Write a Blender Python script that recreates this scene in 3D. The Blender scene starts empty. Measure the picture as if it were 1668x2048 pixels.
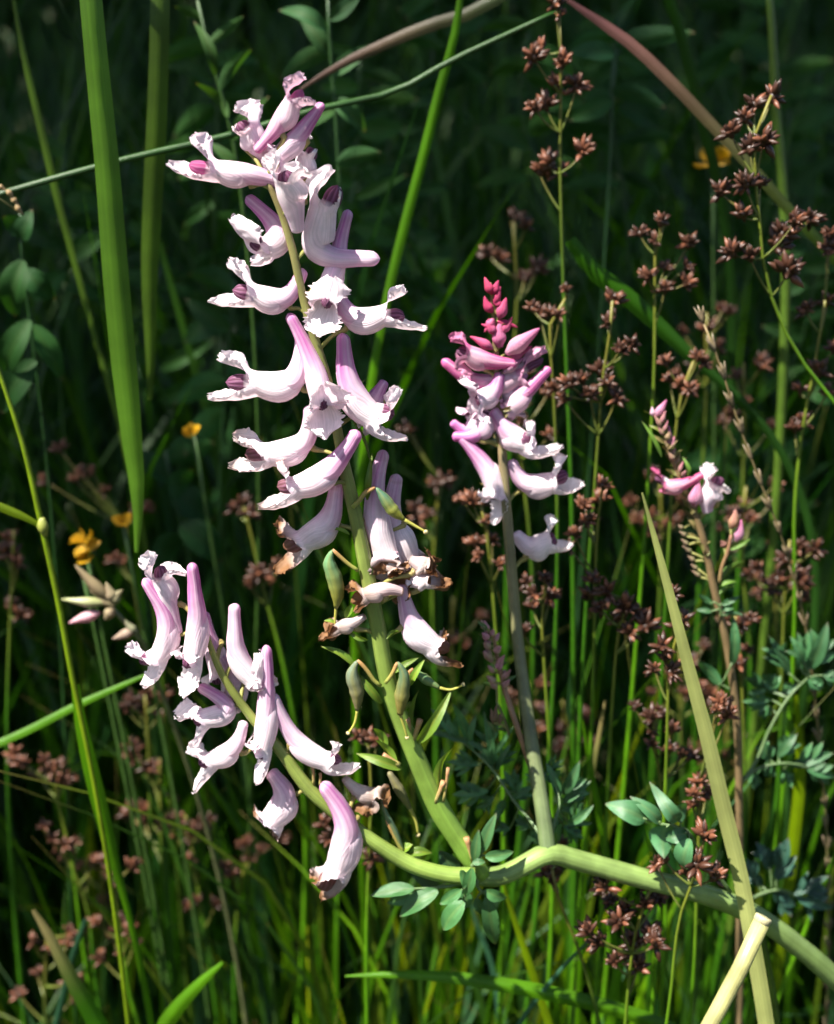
import bpy, math, random
from mathutils import Vector as V3, noise as mnoise

# ------------------------------------------------------------------ camera, sky, sun, exposure
scene = bpy.context.scene
COL = scene.collection
FW, FH = 1668.0, 2048.0                     # layout grid used to read off proportions
CAM = V3((0.0, -0.30, 0.60)); PITCH = math.radians(20.0)
HALF_V = math.radians(18.9)
cam_d = bpy.data.cameras.new('camera'); cam = bpy.data.objects.new('camera', cam_d); COL.objects.link(cam)
cam.location = CAM; cam.rotation_euler = (math.pi/2 - PITCH, 0, 0)
cam_d.sensor_fit = 'VERTICAL'; cam_d.sensor_height = 24.0
cam_d.lens = 12.0/math.tan(HALF_V)
cam_d.clip_start = 0.01; cam_d.clip_end = 500
cam_d.dof.use_dof = True; cam_d.dof.focus_distance = 0.312; cam_d.dof.aperture_fstop = 10.5
scene.camera = cam

TO_SUN = V3((-0.43, -0.30, 0.85)).normalized()
ELEV = math.asin(TO_SUN.z); AZ = math.atan2(TO_SUN.x, TO_SUN.y)
world = bpy.data.worlds.new('World'); scene.world = world; world.use_nodes = True
wn = world.node_tree
sky = wn.nodes.new('ShaderNodeTexSky'); sky.sky_type = 'NISHITA'; sky.sun_disc = False
sky.sun_elevation = ELEV; sky.sun_rotation = AZ; sky.air_density = 1.0; sky.dust_density = 1.2
wn.links.new(sky.outputs[0], wn.nodes['Background'].inputs[0]); wn.nodes['Background'].inputs[1].default_value = 0.05
sun_d = bpy.data.lights.new('sun', 'SUN'); sun = bpy.data.objects.new('sun', sun_d); COL.objects.link(sun)
sun_d.energy = 5.0; sun_d.angle = math.radians(0.53); sun_d.color = (1.0, 0.945, 0.86)
sun.rotation_euler = TO_SUN.to_track_quat('Z', 'Y').to_euler(); sun.location = TO_SUN*6
vs = scene.view_settings
vs.view_transform = 'Standard'; vs.look = 'None'; vs.gamma = 1.0; vs.use_curve_mapping = False; vs.exposure = 1.75
scene.cycles.use_denoising = True; scene.cycles.use_adaptive_sampling = True; scene.cycles.adaptive_threshold = 0.03
scene.cycles.max_bounces = 5; scene.cycles.diffuse_bounces = 3; scene.cycles.glossy_bounces = 2; scene.cycles.transmission_bounces = 3

R = random.Random(7)
# ------------------------------------------------------------------ measuring helpers
FPX = (FH/2)/math.tan(HALF_V)
cF = V3((0, math.cos(PITCH), -math.sin(PITCH))); cU = V3((0, math.sin(PITCH), math.cos(PITCH))); cR = V3((1, 0, 0))
def P(x, y, Y=0.0):
    """point of the upright plane at distance Y behind the main stem"""
    d = cF + cR*((x-FW/2)/FPX) + cU*((FH/2-y)/FPX)
    return CAM + d*((Y-CAM.y)/d.y)
def pxm(p): return (p-CAM).dot(cF)/FPX
def mix(a, b, t): return a+(b-a)*t
def clamp(x, a=0.0, b=1.0): return a if x < a else b if x > b else x
def sm(x): x = clamp(x); return x*x*(3-2*x)
def cmix(a, b, t): t = clamp(t); return tuple(a[i]+(b[i]-a[i])*t for i in range(3))
def nz(p, s): return mnoise.noise(p*s)
def spline(pts, n):
    """smooth curve through pts (tangents weighted by chord length, so uneven spacing does not loop), n samples"""
    k = len(pts)
    if k == 2: return [mix(pts[0], pts[1], i/(n-1)) for i in range(n)]
    h = [max(1e-7, (pts[i+1]-pts[i]).length) for i in range(k-1)]
    d = [(pts[i+1]-pts[i])/h[i] for i in range(k-1)]
    m = [None]*k
    for i in range(1, k-1): m[i] = (d[i-1]*h[i]+d[i]*h[i-1])/(h[i-1]+h[i])
    m[0] = (d[0]*3-m[1])/2; m[-1] = (d[-1]*3-m[-2])/2
    L = [0.0]
    for x in h: L.append(L[-1]+x)
    out = []
    j = 0
    for i in range(n):
        s = L[-1]*i/(n-1)
        while j < k-2 and s > L[j+1]: j += 1
        t = (s-L[j])/h[j]; t2 = t*t; t3 = t2*t
        out.append(pts[j]*(2*t3-3*t2+1)+m[j]*(h[j]*(t3-2*t2+t))+pts[j+1]*(3*t2-2*t3)+m[j+1]*(h[j]*(t3-t2)))
    return out
def lerp_list(vals, t):
    k = len(vals)-1; s = clamp(t)*k; i = min(int(s), k-1); return mix(vals[i], vals[i+1], s-i) if k else vals[0]

class MB:
    def __init__(self): self.v = []; self.f = []; self.c = []; self.uv = []
    def grid(self, nu, nv, fn, wrap=False):
        """fn(i, j) -> (pos, colour); i along, j across"""
        b = len(self.v)
        for i in range(nu):
            for j in range(nv):
                p, c = fn(i, j); self.v.append(p); self.c.append(c); self.uv.append((j/(nv if wrap else nv-1), i/(nu-1)))
        for i in range(nu-1):
            for j in range(nv if wrap else nv-1):
                k = (j+1) % nv
                self.f.append((b+i*nv+j, b+i*nv+k, b+(i+1)*nv+k, b+(i+1)*nv+j))
        return b
    def cap(self, b, nv, rev=False):
        r = list(range(b, b+nv)); self.f.append(tuple(r[::-1] if not rev else r))
    def tube(self, pts, rad, colfn, seg=8, caps=True, wob=0.0, rib=0.0):
        n = len(pts); T = []
        for i in range(n):
            d = pts[min(i+1, n-1)]-pts[max(i-1, 0)]
            T.append(d.normalized() if d.length > 1e-9 else V3((0, 0, 1)))
        ref = V3((0, -1, 0)) if abs(T[0].y) < 0.9 else V3((1, 0, 0))
        A = []
        for i in range(n):
            ref = (ref - T[i]*ref.dot(T[i])).normalized(); A.append(ref)
        def fn(i, j):
            a = 2*math.pi*j/seg
            r = rad[i]*(1+rib*math.cos(a*5)+rib*1.2*nz(pts[i], 140))
            p = pts[i] + (A[i]*math.cos(a) + T[i].cross(A[i])*math.sin(a))*r*(1+(wob*nz(pts[i]+A[i]*math.cos(a)*r, 900) if wob else 0))
            return p, colfn(i/(n-1), a)
        b = self.grid(n, seg, fn, True)
        if caps: self.cap(b, seg); self.cap(b+(n-1)*seg, seg, True)
    def merge(self, o):
        b = len(self.v); self.v += o.v; self.c += o.c; self.uv += o.uv
        self.f += [tuple(b+k for k in f) for f in o.f]

ORG = {}
def setm(o, label=None, cat=None, group=None, kind=None):
    if label: o['label'] = label
    if cat: o['category'] = cat
    if group: o['group'] = group
    if kind: o['kind'] = kind
    return o
def meshdata(name, mb, origin, smooth=True):
    me = bpy.data.meshes.new(name)
    me.from_pydata([tuple(p-origin) for p in mb.v], [], mb.f)
    a = me.color_attributes.new('Col', 'FLOAT_COLOR', 'POINT')
    flat = []
    for c in mb.c: flat += [c[0], c[1], c[2], 1.0]
    a.data.foreach_set('color', flat)
    u = me.uv_layers.new(name='UVMap'); li = [0]*len(me.loops); me.loops.foreach_get('vertex_index', li)
    fl = []
    for k in li: fl += [mb.uv[k][0], mb.uv[k][1]]
    u.data.foreach_set('uv', fl)
    if smooth: me.polygons.foreach_set('use_smooth', [True]*len(me.polygons))
    return me
def mk(name, mb, mat, parent=None, origin=None, **kw):
    if origin is None: origin = mb.v[0].copy()
    me = meshdata(name, mb, origin); me.materials.append(mat)
    o = bpy.data.objects.new(name, me); COL.objects.link(o)
    ORG[o.name] = origin
    if parent is not None: o.parent = parent; o.location = origin-ORG[parent.name]
    else: o.location = origin
    return setm(o, **kw)
def thing(name, loc, label, cat, group=None):
    o = bpy.data.objects.new(name, None); COL.objects.link(o); o.location = loc; o.empty_display_size = 0.02
    ORG[o.name] = V3(loc); return setm(o, label, cat, group)

# ------------------------------------------------------------------ materials
def plant_mat(name, rough=0.5, spec=0.35, transl=0.35, tgain=(1.15, 1.25, 0.45), var=0.35, scale=160, stripes=0.0, bump=0.15, sss=0.0, coat=0.0, speck=None, hsv=None):
    m = bpy.data.materials.new(name); m.use_nodes = True; nt = m.node_tree; N = nt.nodes; L = nt.links
    N.clear(); out = N.new('ShaderNodeOutputMaterial')
    att = N.new('ShaderNodeAttribute'); att.attribute_name = 'Col'
    tc = N.new('ShaderNodeTexCoord')
    noi = N.new('ShaderNodeTexNoise'); noi.inputs['Scale'].default_value = scale; noi.inputs['Detail'].default_value = 5
    L.new(tc.outputs['Object'], noi.inputs['Vector'])
    mr = N.new('ShaderNodeMapRange'); mr.inputs[1].default_value = 0.25; mr.inputs[2].default_value = 0.75
    mr.inputs[3].default_value = 1-var; mr.inputs[4].default_value = 1+var; L.new(noi.outputs[0], mr.inputs[0])
    val = mr.outputs[0]; height = noi.outputs[0]
    if stripes:
        mp = N.new('ShaderNodeMapping'); mp.inputs['Scale'].default_value = (26, 1.3, 1); L.new(tc.outputs['UV'], mp.inputs[0])
        n2 = N.new('ShaderNodeTexNoise'); n2.inputs['Scale'].default_value = 1.0; n2.inputs['Detail'].default_value = 2; L.new(mp.outputs[0], n2.inputs['Vector'])
        m2 = N.new('ShaderNodeMapRange'); m2.inputs[1].default_value = 0.3; m2.inputs[2].default_value = 0.7
        m2.inputs[3].default_value = 1-stripes; m2.inputs[4].default_value = 1+stripes; L.new(n2.outputs[0], m2.inputs[0])
        mu = N.new('ShaderNodeMath'); mu.operation = 'MULTIPLY'; L.new(val, mu.inputs[0]); L.new(m2.outputs[0], mu.inputs[1]); val = mu.outputs[0]
        height = n2.outputs[0]
    vm = N.new('ShaderNodeVectorMath'); vm.operation = 'SCALE'; L.new(att.outputs['Color'], vm.inputs[0]); L.new(val, vm.inputs['Scale'])
    colour = vm.outputs[0]
    if hsv:
        hs = N.new('ShaderNodeHueSaturation'); hs.inputs['Saturation'].default_value = hsv[0]; hs.inputs['Value'].default_value = hsv[1]; L.new(colour, hs.inputs['Color']); colour = hs.outputs[0]
    if speck:
        n3 = N.new('ShaderNodeTexNoise'); n3.inputs['Scale'].default_value = speck[1]; n3.inputs['Detail'].default_value = 6; n3.inputs['Roughness'].default_value = 0.7
        L.new(tc.outputs['Object'], n3.inputs['Vector'])
        m3 = N.new('ShaderNodeMapRange'); m3.inputs[1].default_value = speck[2]; m3.inputs[2].default_value = speck[2]+0.08; m3.inputs[4].default_value = speck[3]; L.new(n3.outputs[0], m3.inputs[0])
        mx = N.new('ShaderNodeMix'); mx.data_type = 'RGBA'; L.new(m3.outputs[0], mx.inputs[0]); L.new(colour, mx.inputs[6]); mx.inputs[7].default_value = (*speck[0], 1)
        colour = mx.outputs[2]
    bs = N.new('ShaderNodeBsdfPrincipled'); bs.inputs['Roughness'].default_value = rough; bs.inputs['Specular IOR Level'].default_value = spec
    L.new(colour, bs.inputs['Base Color'])
    if sss:
        bs.inputs['Subsurface Weight'].default_value = sss; bs.inputs['Subsurface Radius'].default_value = (0.6, 0.9, 0.3); bs.inputs['Subsurface Scale'].default_value = 0.0012
    if coat: bs.inputs['Coat Weight'].default_value = coat; bs.inputs['Coat Roughness'].default_value = 0.25
    if bump:
        bp = N.new('ShaderNodeBump'); bp.inputs['Strength'].default_value = bump; bp.inputs['Distance'].default_value = 0.0004
        L.new(height, bp.inputs['Height']); L.new(bp.outputs[0], bs.inputs['Normal'])
    if transl:
        tr = N.new('ShaderNodeBsdfTranslucent'); g = N.new('ShaderNodeVectorMath'); g.operation = 'MULTIPLY'; g.inputs[1].default_value = tgain
        L.new(colour, g.inputs[0]); L.new(g.outputs[0], tr.inputs[0])
        mxs = N.new('ShaderNodeMixShader'); mxs.inputs[0].default_value = transl; L.new(bs.outputs[0], mxs.inputs[1]); L.new(tr.outputs[0], mxs.inputs[2])
        L.new(mxs.outputs[0], out.inputs[0])
    else: L.new(bs.outputs[0], out.inputs[0])
    return m
M_PETAL = plant_mat('petal', rough=0.5, spec=0.22, transl=0.34, tgain=(1.05, 0.90, 0.94), var=0.10, scale=420, stripes=0.13, bump=0.5)
M_GRASS = plant_mat('grass_blade', rough=0.42, spec=0.4, transl=0.42, tgain=(1.15, 1.45, 0.3), var=0.35, scale=60, stripes=0.16, bump=0.3, hsv=(1.12, .68), speck=((0.10, 0.06, 0.02), 90, 0.66, 0.6))
M_STEM = plant_mat('stem', rough=0.38, spec=0.4, transl=0.0, var=0.30, scale=180, stripes=0.2, bump=0.4, hsv=(1.08, .64), speck=((0.30, 0.16, 0.07), 420, 0.66, 0.55))
M_LEAF = plant_mat('glaucous_leaf', rough=0.40, spec=0.5, transl=0.25, tgain=(1.3, 1.35, 0.4), var=0.3, scale=220, stripes=0.16, bump=0.35, hsv=(1.08, .64))
M_HERB = plant_mat('herb_leaf', rough=0.6, spec=0.2, transl=0.3, tgain=(1.4, 1.4, 0.3), var=0.35, scale=70, stripes=0.2, bump=0.4)
M_BROWN = plant_mat('rush_capsule', rough=0.42, spec=0.4, transl=0.06, tgain=(1.4, .9, .5), var=0.6, scale=500, bump=0.5, coat=0.05, hsv=(.95, .38))
M_BARK = plant_mat('bark', rough=0.85, spec=0.1, transl=0, var=0.5, scale=30, bump=0.6)
M_SOIL = plant_mat('soil', rough=0.95, spec=0.1, transl=0, var=0.6, scale=14, bump=0.8)
M_YELLOW = plant_mat('yellow_petal', rough=0.5, spec=0.3, transl=0.3, tgain=(1.1, 1.0, .4), var=0.1, bump=0.1)

# ------------------------------------------------------------------ ground
def ground():
    mb = MB(); n = 61
    ax = [math.copysign(abs(k/30.0)**3*200, k) for k in range(-30, 31)]
    def fn(i, j):
        x, y = ax[j], ax[i]+0.5
        h = 0.012*nz(V3((x, y, 0)), 3.0)
        g = 0.5+0.5*nz(V3((x, y, 4)), 2.0)
        return V3((x, y, h-0.01)), cmix((0.022, 0.016, 0.010), (0.018, 0.035, 0.010), g)
    mb.grid(n, n, fn)
    mk('ground', mb, M_SOIL, origin=V3((0, 0, 0)), kind='structure')
ground()

# ------------------------------------------------------------------ unseen tree added outside the frame to shade the background
def leaf_card(mb, base, d, side, L, W, col, n=4, fold=0.25, droop=0.0):
    """a small folded leaf: n stations, 3 verts across"""
    up = d.cross(side).normalized()
    def fn(i, j):
        t = i/(n-1); w = W*math.sin(math.pi*min(1, t*0.94+0.04))**0.8
        p = base + d*(L*t) + side*(w*(j-1)) + up*(abs(j-1)*w*fold - droop*L*t*t)
        return p, cmix(col, (col[0]*1.25, col[1]*1.15, col[2]*1.2), 1-abs(j-1))
    mb.grid(n, 3, fn)
def rdir(r=R):
    while True:
        v = V3((r.uniform(-1, 1), r.uniform(-1, 1), r.uniform(-1, 1)))
        if 0.05 < v.length < 1: return v.normalized()
SUN_GAPS = [(P(x, y, Y), q) for x, y, Y, q in [(314, 255, .10, .078), (255, 840, .055, .04), (1185, 1500, .10, .05), (1240, 1960, .055, .04), (205, 1600, .05, .04), (1130, 300, .10, .045), (1500, 300, .07, .06), (560, 1900, .15, .04), (1240, 720, .08, .05), (1100, 1350, .12, .05), (400, 1560, .12, .04), (60, 1300, .1, .04)]]  # openings shaped into the added crown so sun patches fall at these points
def shade_tree():
    r = random.Random(3)
    base = V3((-1.75, 1.55, 0))
    t = thing('added_shade_tree', base, 'unseen grey barked tree added above the meadow to shade it', 'tree')
    tr = MB()
    top = V3((-1.35, 1.2, 2.1))
    pts = spline([base-V3((0, 0, .05)), base+V3((.05, -.05, .8)), V3((-1.5, 1.35, 1.5)), top], 14)
    tr.tube(pts, [mix(0.11, 0.055, i/13) for i in range(14)], lambda a, b: (0.10, 0.085, 0.065), 12)
    mk('trunk', tr, M_BARK, t)
    crown = MB()
    k = 0
    while k < 10500:
        x = r.uniform(-1.15, 1.0); Y = -.1+4.7*r.random()**1.6
        edge = 0.088 + 0.22*max(0, x+.0) + 0.02*nz(V3((x, 0, 5)), 6)
        if Y < edge: continue
        kk = r.uniform(1.7, 2.5)
        g = nz(V3((x, Y, 9)), 6)
        if g > 0.5 and r.random() < 0.6: continue
        q = V3((x, Y, 0.45)) + TO_SUN*kk
        if any((lambda w: (w-TO_SUN*w.dot(TO_SUN)).length)(q-g_) < rad_ for g_, rad_ in SUN_GAPS): continue
        d = rdir(r); d.z -= 0.35; d.normalize(); s = d.cross(rdir(r)).normalized()
        c = r.uniform(0.6, 1.2)
        near = clamp((Y-edge)/.3)*(1+.9*sm((Y-.6)/1.2)); leaf_card(crown, q, d, s, r.uniform(.08, .12)*mix(.3, 1, near), r.uniform(.018, .028)*mix(.5, 1, near), (0.045*c, 0.09*c, 0.025*c))
        k += 1
    for q in range(9):
        e = V3((mix(-1.4, 0.7, r.random()), r.uniform(0.45, 1.9), 0.45)) + TO_SUN*2.1
        m = mix(top, e, .5)+V3((0, 0, .12))
        L = MB(); L.tube(spline([top-V3((0, 0, .1)), m, e], 8), [mix(.035, .006, i/7) for i in range(8)], lambda a, b: (0.09, 0.07, 0.05), 7)
        mk('limb', L, M_BARK, t)
    o = mk('crown', crown, M_HERB, t)
shade_tree()

# ------------------------------------------------------------------ corydalis parts
WHITE = (0.90, 0.83, 0.84); PINK = (0.50, 0.15, 0.40); HOT = (0.52, 0.05, 0.16); TAN = (0.26, 0.13, 0.055); DKBR = (0.06, 0.025, 0.014)
PURPLE = (0.10, 0.028, 0.06)
class Zm:
    def __init__(s, x, y, k): s.x, s.y, s.k = x, y, k
    def __call__(s, p, Y):
        x, y = s.x+p[0]*s.k, s.y+p[1]*s.k
        q = P(x, y, Y); d = (p[2]*s.k if len(p) > 2 else 0)*pxm(q)
        return P(x, y, Y+d)
Z0 = Zm(0, 0, 1); Z1 = Zm(300, 140, .3597); Z2 = Zm(380, 640, .3597); Z3 = Zm(540, 1000, .2998)
Z4 = Zm(240, 1090, .3118); Z5 = Zm(480, 1480, .3717); Z6 = Zm(860, 540, .293); Z7 = Zm(1200, 680, .293); Z8 = Zm(880, 1180, .4724)

STEMS = {}
def stem(parent, name, pts, Ys, rads, colA, colB, key, Z=Z0, ground_at=None, seg=12, mat=None, n=None, nodes=True):
    """Ys: depth at each point; rads in layout units"""
    P3 = [Z(p, Ys[i] if isinstance(Ys, (list, tuple)) else Ys) for i, p in enumerate(pts)]
    rr = [r*pxm(P3[i]) for i, r in enumerate(rads)]
    if ground_at is not None:
        P3.append(V3(ground_at)); rr.append(rr[-1])
    n = n or max(10, len(P3)*5)
    ps = spline(P3, n)
    V4 = spline([V3((r, 0, 0)) for r in rr], n) if False else None
    Ls = [0.0]
    for i in range(len(P3)-1): Ls.append(Ls[-1]+(P3[i+1]-P3[i]).length)
    rad = []
    for i in range(n):
        s = Ls[-1]*i/(n-1); j = 0
        while j < len(P3)-2 and s > Ls[j+1]: j += 1
        rad.append(mix(rr[j], rr[j+1], (s-Ls[j])/max(1e-9, Ls[j+1]-Ls[j])))
    mb = MB()
    mb.tube(ps, rad, lambda t, a: cmix(cmix(colA, colB, t), (colA[0]*1.5, colA[1]*1.25, colA[2]*1.6), .35*clamp(nz(V3((t*14, math.cos(a), math.sin(a))), 1.6))), seg, rib=.035)
    o = mk(name, mb, mat or M_STEM, parent, origin=ps[0])
    STEMS.setdefault(key, []).extend(ps)
    return o

def petal_colour(pink, hot, t):
    return cmix(WHITE, cmix(PINK, HOT, hot), pink*t*1.12)

NF = [0]
def flower(parent, Z, S, B, M, U, L, I, Y=0.0, r=19, lw=27, pink=0.75, brown=0.0, hot=0.0, tip=PURPLE, key='main', ped=True, flush=0.0, pcol=(0.40, 0.30, 0.13)):
    NF[0] += 1
    rn = random.Random(NF[0]*13+5)
    s, b, m, u, l, it = [Z(p, Y) for p in (S, B, M, U, L, I)]
    px = pxm(b); r *= px*1.28; lw *= px*1.22
    fwd = (m-b).normalized(); up = (u-l); up = (up-fwd*up.dot(fwd))
    up = up.normalized() if up.length > 1e-6 else V3((0, 0, 1))
    ra = rn.uniform(-.4, .4); up = (up*math.cos(ra)+fwd.cross(up)*math.sin(ra)).normalized()
    N = fwd.cross(up)
    pcl = lambda a, h, t: petal_colour(a, h, max(t, 0)+flush*(1-max(t, 0)))
    n1, n2, nv = 24, 24, 25
    axd = spline([s, b, m], 241); tp = [(i/(n1-1))**1.55 for i in range(n1)]; ax = [axd[round(t*240)] for t in tp]
    T = [(ax[min(i+1, n1-1)]-ax[max(i-1, 0)]).normalized() for i in range(n1)]
    Vs = [None]*n1; v = up
    for i in range(n1-1, -1, -1):
        v = (v-T[i]*v.dot(T[i])).normalized(); Vs[i] = v
    seed = V3((rn.uniform(0, 50), rn.uniform(0, 50), rn.uniform(0, 50)))
    def finish(p, c, lipf):
        if brown > 0:
            k = nz(p+seed*0.01, 260)*0.5+0.5
            bf = clamp(brown*(0.2+1.3*lipf)*1.25-0.45+0.75*k*brown*(0.4+lipf))
            kk = nz(p, 900)*0.5+0.5
            c = cmix(c, cmix(TAN, DKBR, clamp(kk*1.6-.5)*clamp(lipf*brown*1.3)), bf)
            if brown > 0.95: c = cmix(c, TAN, 0.45)
            q = p*520+seed
            p = p+V3((mnoise.noise(q), mnoise.noise(q+V3((9, 0, 0))), mnoise.noise(q+V3((0, 9, 0)))))*(brown*lipf*6.0*px)
        q = p*620+seed
        p = p+V3((mnoise.noise(q), mnoise.noise(q+V3((5, 0, 0))), mnoise.noise(q+V3((0, 5, 0)))))*(px*(0.5+3.6*lipf*lipf))
        q = p*170+seed
        p = p+V3((mnoise.noise(q), mnoise.noise(q+V3((7, 0, 0))), mnoise.noise(q+V3((0, 7, 0)))))*2.4*px
        return p, c
    def lip_curve(start, dirn, end, k=0.45):
        d = (end-start).length
        c1 = start+dirn*d*k
        return [start*(1-t)**2+c1*2*t*(1-t)+end*t*t for t in [i/(n2-1) for i in range(n2)]]
    # ---------------- upper petal with its spur
    def rad(t): return r*(0.50+0.50*sm(t/0.85))*min(1.0, math.sqrt(max(0.0, t)/0.05+0.01))
    D = [ax[i]+Vs[i]*rad(tp[i]) for i in range(n1)]
    lipU = lip_curve(D[-1], (fwd+up*0.25).normalized(), u, .38)
    up_mb = MB(); tot = n1+n2-1
    tooth = [[rn.uniform(-1, 1) for _ in range(tot+1)] for _ in range(2)]
    def station(i, low=False):
        pass
    def fnU(i, j):
        uu = (j/(nv-1))*2-1
        if i < n1:
            t = tp[i]; A = math.pi if t < .5 else mix(math.pi, .52*math.pi, sm((t-.5)/.35))
            R0 = rad(t); Nn = T[i].cross(Vs[i])
            a = uu*A; p = D[i]+Nn*R0*math.sin(a)*0.92+Vs[i]*R0*(math.cos(a)-1)
            ridge = 0.78+0.16*math.cos(a*3)+0.14*math.cos(a*9+3*t)
            c = pcl(pink*ridge, hot, 1-0.78*sm((t-.22)/.75))
            return finish(p, c, 0.25*sm((t-.6)/.4)+(0.25 if t < .08 else 0))
        k = i-n1+1; t = k/(n2-1)
        tg = (lipU[min(k+1, n2-1)]-lipU[k-1]).normalized(); vv = N.cross(tg).normalized()
        if vv.dot(up) < 0 and abs(vv.dot(up)) > .95: vv = -vv
        A = mix(.52, .42, t)*math.pi
        w = mix(r, lw, sm(t*1.9))*math.sqrt(max(0.05, 1-max(0, (t-.62)/.38)**2.4))
        if abs(uu) > 0.8 and t > .2: w *= 1+0.2*tooth[0 if uu > 0 else 1][k]
        rv = mix(r, -.8*lw, sm(t*1.55))
        a = uu*A; p = lipU[k]+N*(w*math.sin(a)/math.sin(A))+vv*(rv*(math.cos(a)-1))
        if k == n2-1: p += tg*lw*0.16*rn.uniform(-.2, 1)
        c = pcl(pink, hot, 0.24*(1-t)+0.55*hot*t+(0.35*hot+0.16)*max(0, 1-abs(uu)*2.2)+0.10*max(0, math.cos(uu*14))*(1-t))
        return finish(p, c, t)
    up_mb.grid(tot, nv, fnU)
    # ---------------- lower petal
    i0 = next(i for i in range(n1) if tp[i] > .48); na = n1-i0
    E = []
    for i in range(i0, n1):
        t = (i-i0)/(na-1); E.append(ax[i]-Vs[i]*rad(tp[i])*(0.55+0.75*math.sin(math.pi*min(1, .1+t*0.8))**0.8))
    lipL = lip_curve(E[-1], (fwd-up*0.1).normalized(), l)
    lo_mb = MB(); totl = na+n2-1
    def fnL(i, j):
        uu = (j/(nv-1))*2-1
        if i < na:
            t = i/(na-1); ii = i0+i
            R0 = rad(tp[ii])*(0.35+0.65*sm(t/.35)); Nn = T[ii].cross(Vs[ii]); A = .56*math.pi
            a = uu*A; p = E[i]+Nn*R0*math.sin(a)*0.97-Vs[ii]*R0*1.15*(math.cos(a)-1)
            c = pcl(pink*0.7, hot, 0.55-0.45*t)
            return finish(p, c, 0.2*t)
        k = i-na+1; t = k/(n2-1)
        tg = (lipL[min(k+1, n2-1)]-lipL[k-1]).normalized(); vv = -N.cross(tg).normalized()
        A = mix(.52, .42, t)*math.pi
        w = mix(r, lw*0.92, sm(t*1.9))*math.sqrt(max(0.05, 1-max(0, (t-.62)/.38)**2.4))
        if abs(uu) > 0.8 and t > .2: w *= 1+0.2*tooth[0 if uu > 0 else 1][tot-k]
        rv = mix(r*1.1, .72*lw, sm(t*1.3))
        a = uu*A; p = lipL[k]+N*(w*math.sin(a)/math.sin(A))+vv*(rv*(math.cos(a)-1)+.6*lw*t*max(0, abs(uu)-.5)**1.5)
        if k == n2-1: p += tg*lw*0.16*rn.uniform(-.2, 1)
        c = pcl(pink, hot, 0.12*(1-t)+0.3*hot*t)
        return finish(p, c, t)
    lo_mb.grid(totl, nv, fnL)
    # ---------------- stalk (the flower part itself) down to the stem
    ib = next(i for i in range(n1) if tp[i] > .5); att = b-Vs[ib]*r*1.0
    best = None
    for q in STEMS.get(key, []):
        dd = (q-(att+V3((0, 0, -26*px)))).length
        if best is None or dd < best[0]: best = (dd, q)
    fl = MB()
    q = best[1] if best and ped else att+V3((0, 0, -20*px))
    if (q-att).length > 150*px: q = att+(q-att).normalized()*60*px
    mid = mix(q, att, .55)+V3((0, 0, 6*px))
    sp = spline([q, mid, att, att+(ax[ib]-att)*0.4], 10)
    fl.tube(sp, [px*(4.2+3.4*sm((i-5)/4)) for i in range(10)], lambda t, a: cmix((0.30, 0.34, 0.08), pcol, t), 7)
    f = mk('flower', fl, M_STEM, parent, origin=att)
    mk('upper_petal', up_mb, M_PETAL, f); mk('lower_petal', lo_mb, M_PETAL, f)
    # ---------------- two inner petals joined at the dark tip
    st = mix(b, m, .55); ni = 14; icur = spline([st, mix(st, it, .5), it], ni)
    tg = (it-st).normalized(); iv = (up-tg*up.dot(tg)).normalized(); il = tg.cross(iv)
    for sd in (1, -1):
        im = MB()
        def fnI(i, j):
            t = i/(ni-1); a = math.pi*(j/16.0)
            w = math.sqrt(max(0.0, 1-((t-.62)/.38)**2)) if t > .62 else mix(.7, 1, t/.62)
            rg = 1+0.09*math.cos(a*10)
            p = icur[i]+il*sd*math.sin(a)*0.50*r*w*rg+iv*math.cos(a)*0.60*r*w*rg
            dk = sm((t-.50)/.10)
            pc = cmix(tip, (0.34, 0.15, 0.27), clamp(math.cos(a*10)*.5+.3)*.8)
            c = cmix(WHITE, pc, dk)
            return finish(p, c, 0.8*t)
        im.grid(ni, 17, fnI)
        mk('inner_petal', im, M_PETAL, f)
    return f

def bud(parent, Z, a, b, Y, w, colA, colB, key='main', name='flower_bud', stalk=True):
    p0, p1 = Z(a, Y), Z(b, Y); px = pxm(p0)*Z.k; n = 12
    side = V3((R.uniform(-1, 1), R.uniform(-1, 1), R.uniform(-1, 1)))*w*px*.16
    pts = spline([p0, mix(p0, p1, .5)+side, p1], n)
    mb = MB()
    prof = [0.30, .5, .75, .95, 1, .95, .82, .68, .55, .42, .28, .08]
    mb.tube(pts, [w*px*.5*k for k in prof], lambda t, an: cmix(cmix(colA, colB, t), (colB[0]*.7, colB[1]*.6, colB[2]*.7), .6*clamp(math.cos(an*2+1)*1.5)), 12, rib=.09)
    if stalk:
        best = min(STEMS[key], key=lambda q: (q-(p0+V3((0, 0, -14*pxm(p0))))).length)
        if (best-p0).length < 90*pxm(p0):
            mb.tube(spline([best, mix(best, p0, .6)+V3((0, 0, 2*pxm(p0))), p0+(p1-p0)*.05], 7), [2.6*pxm(p0)]*7, lambda t, an: (0.30, 0.30, 0.10), 6)
    return mk(name, mb, M_PETAL if colB[1] < .3 or colB[0] > .5 else M_STEM, parent)

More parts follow.
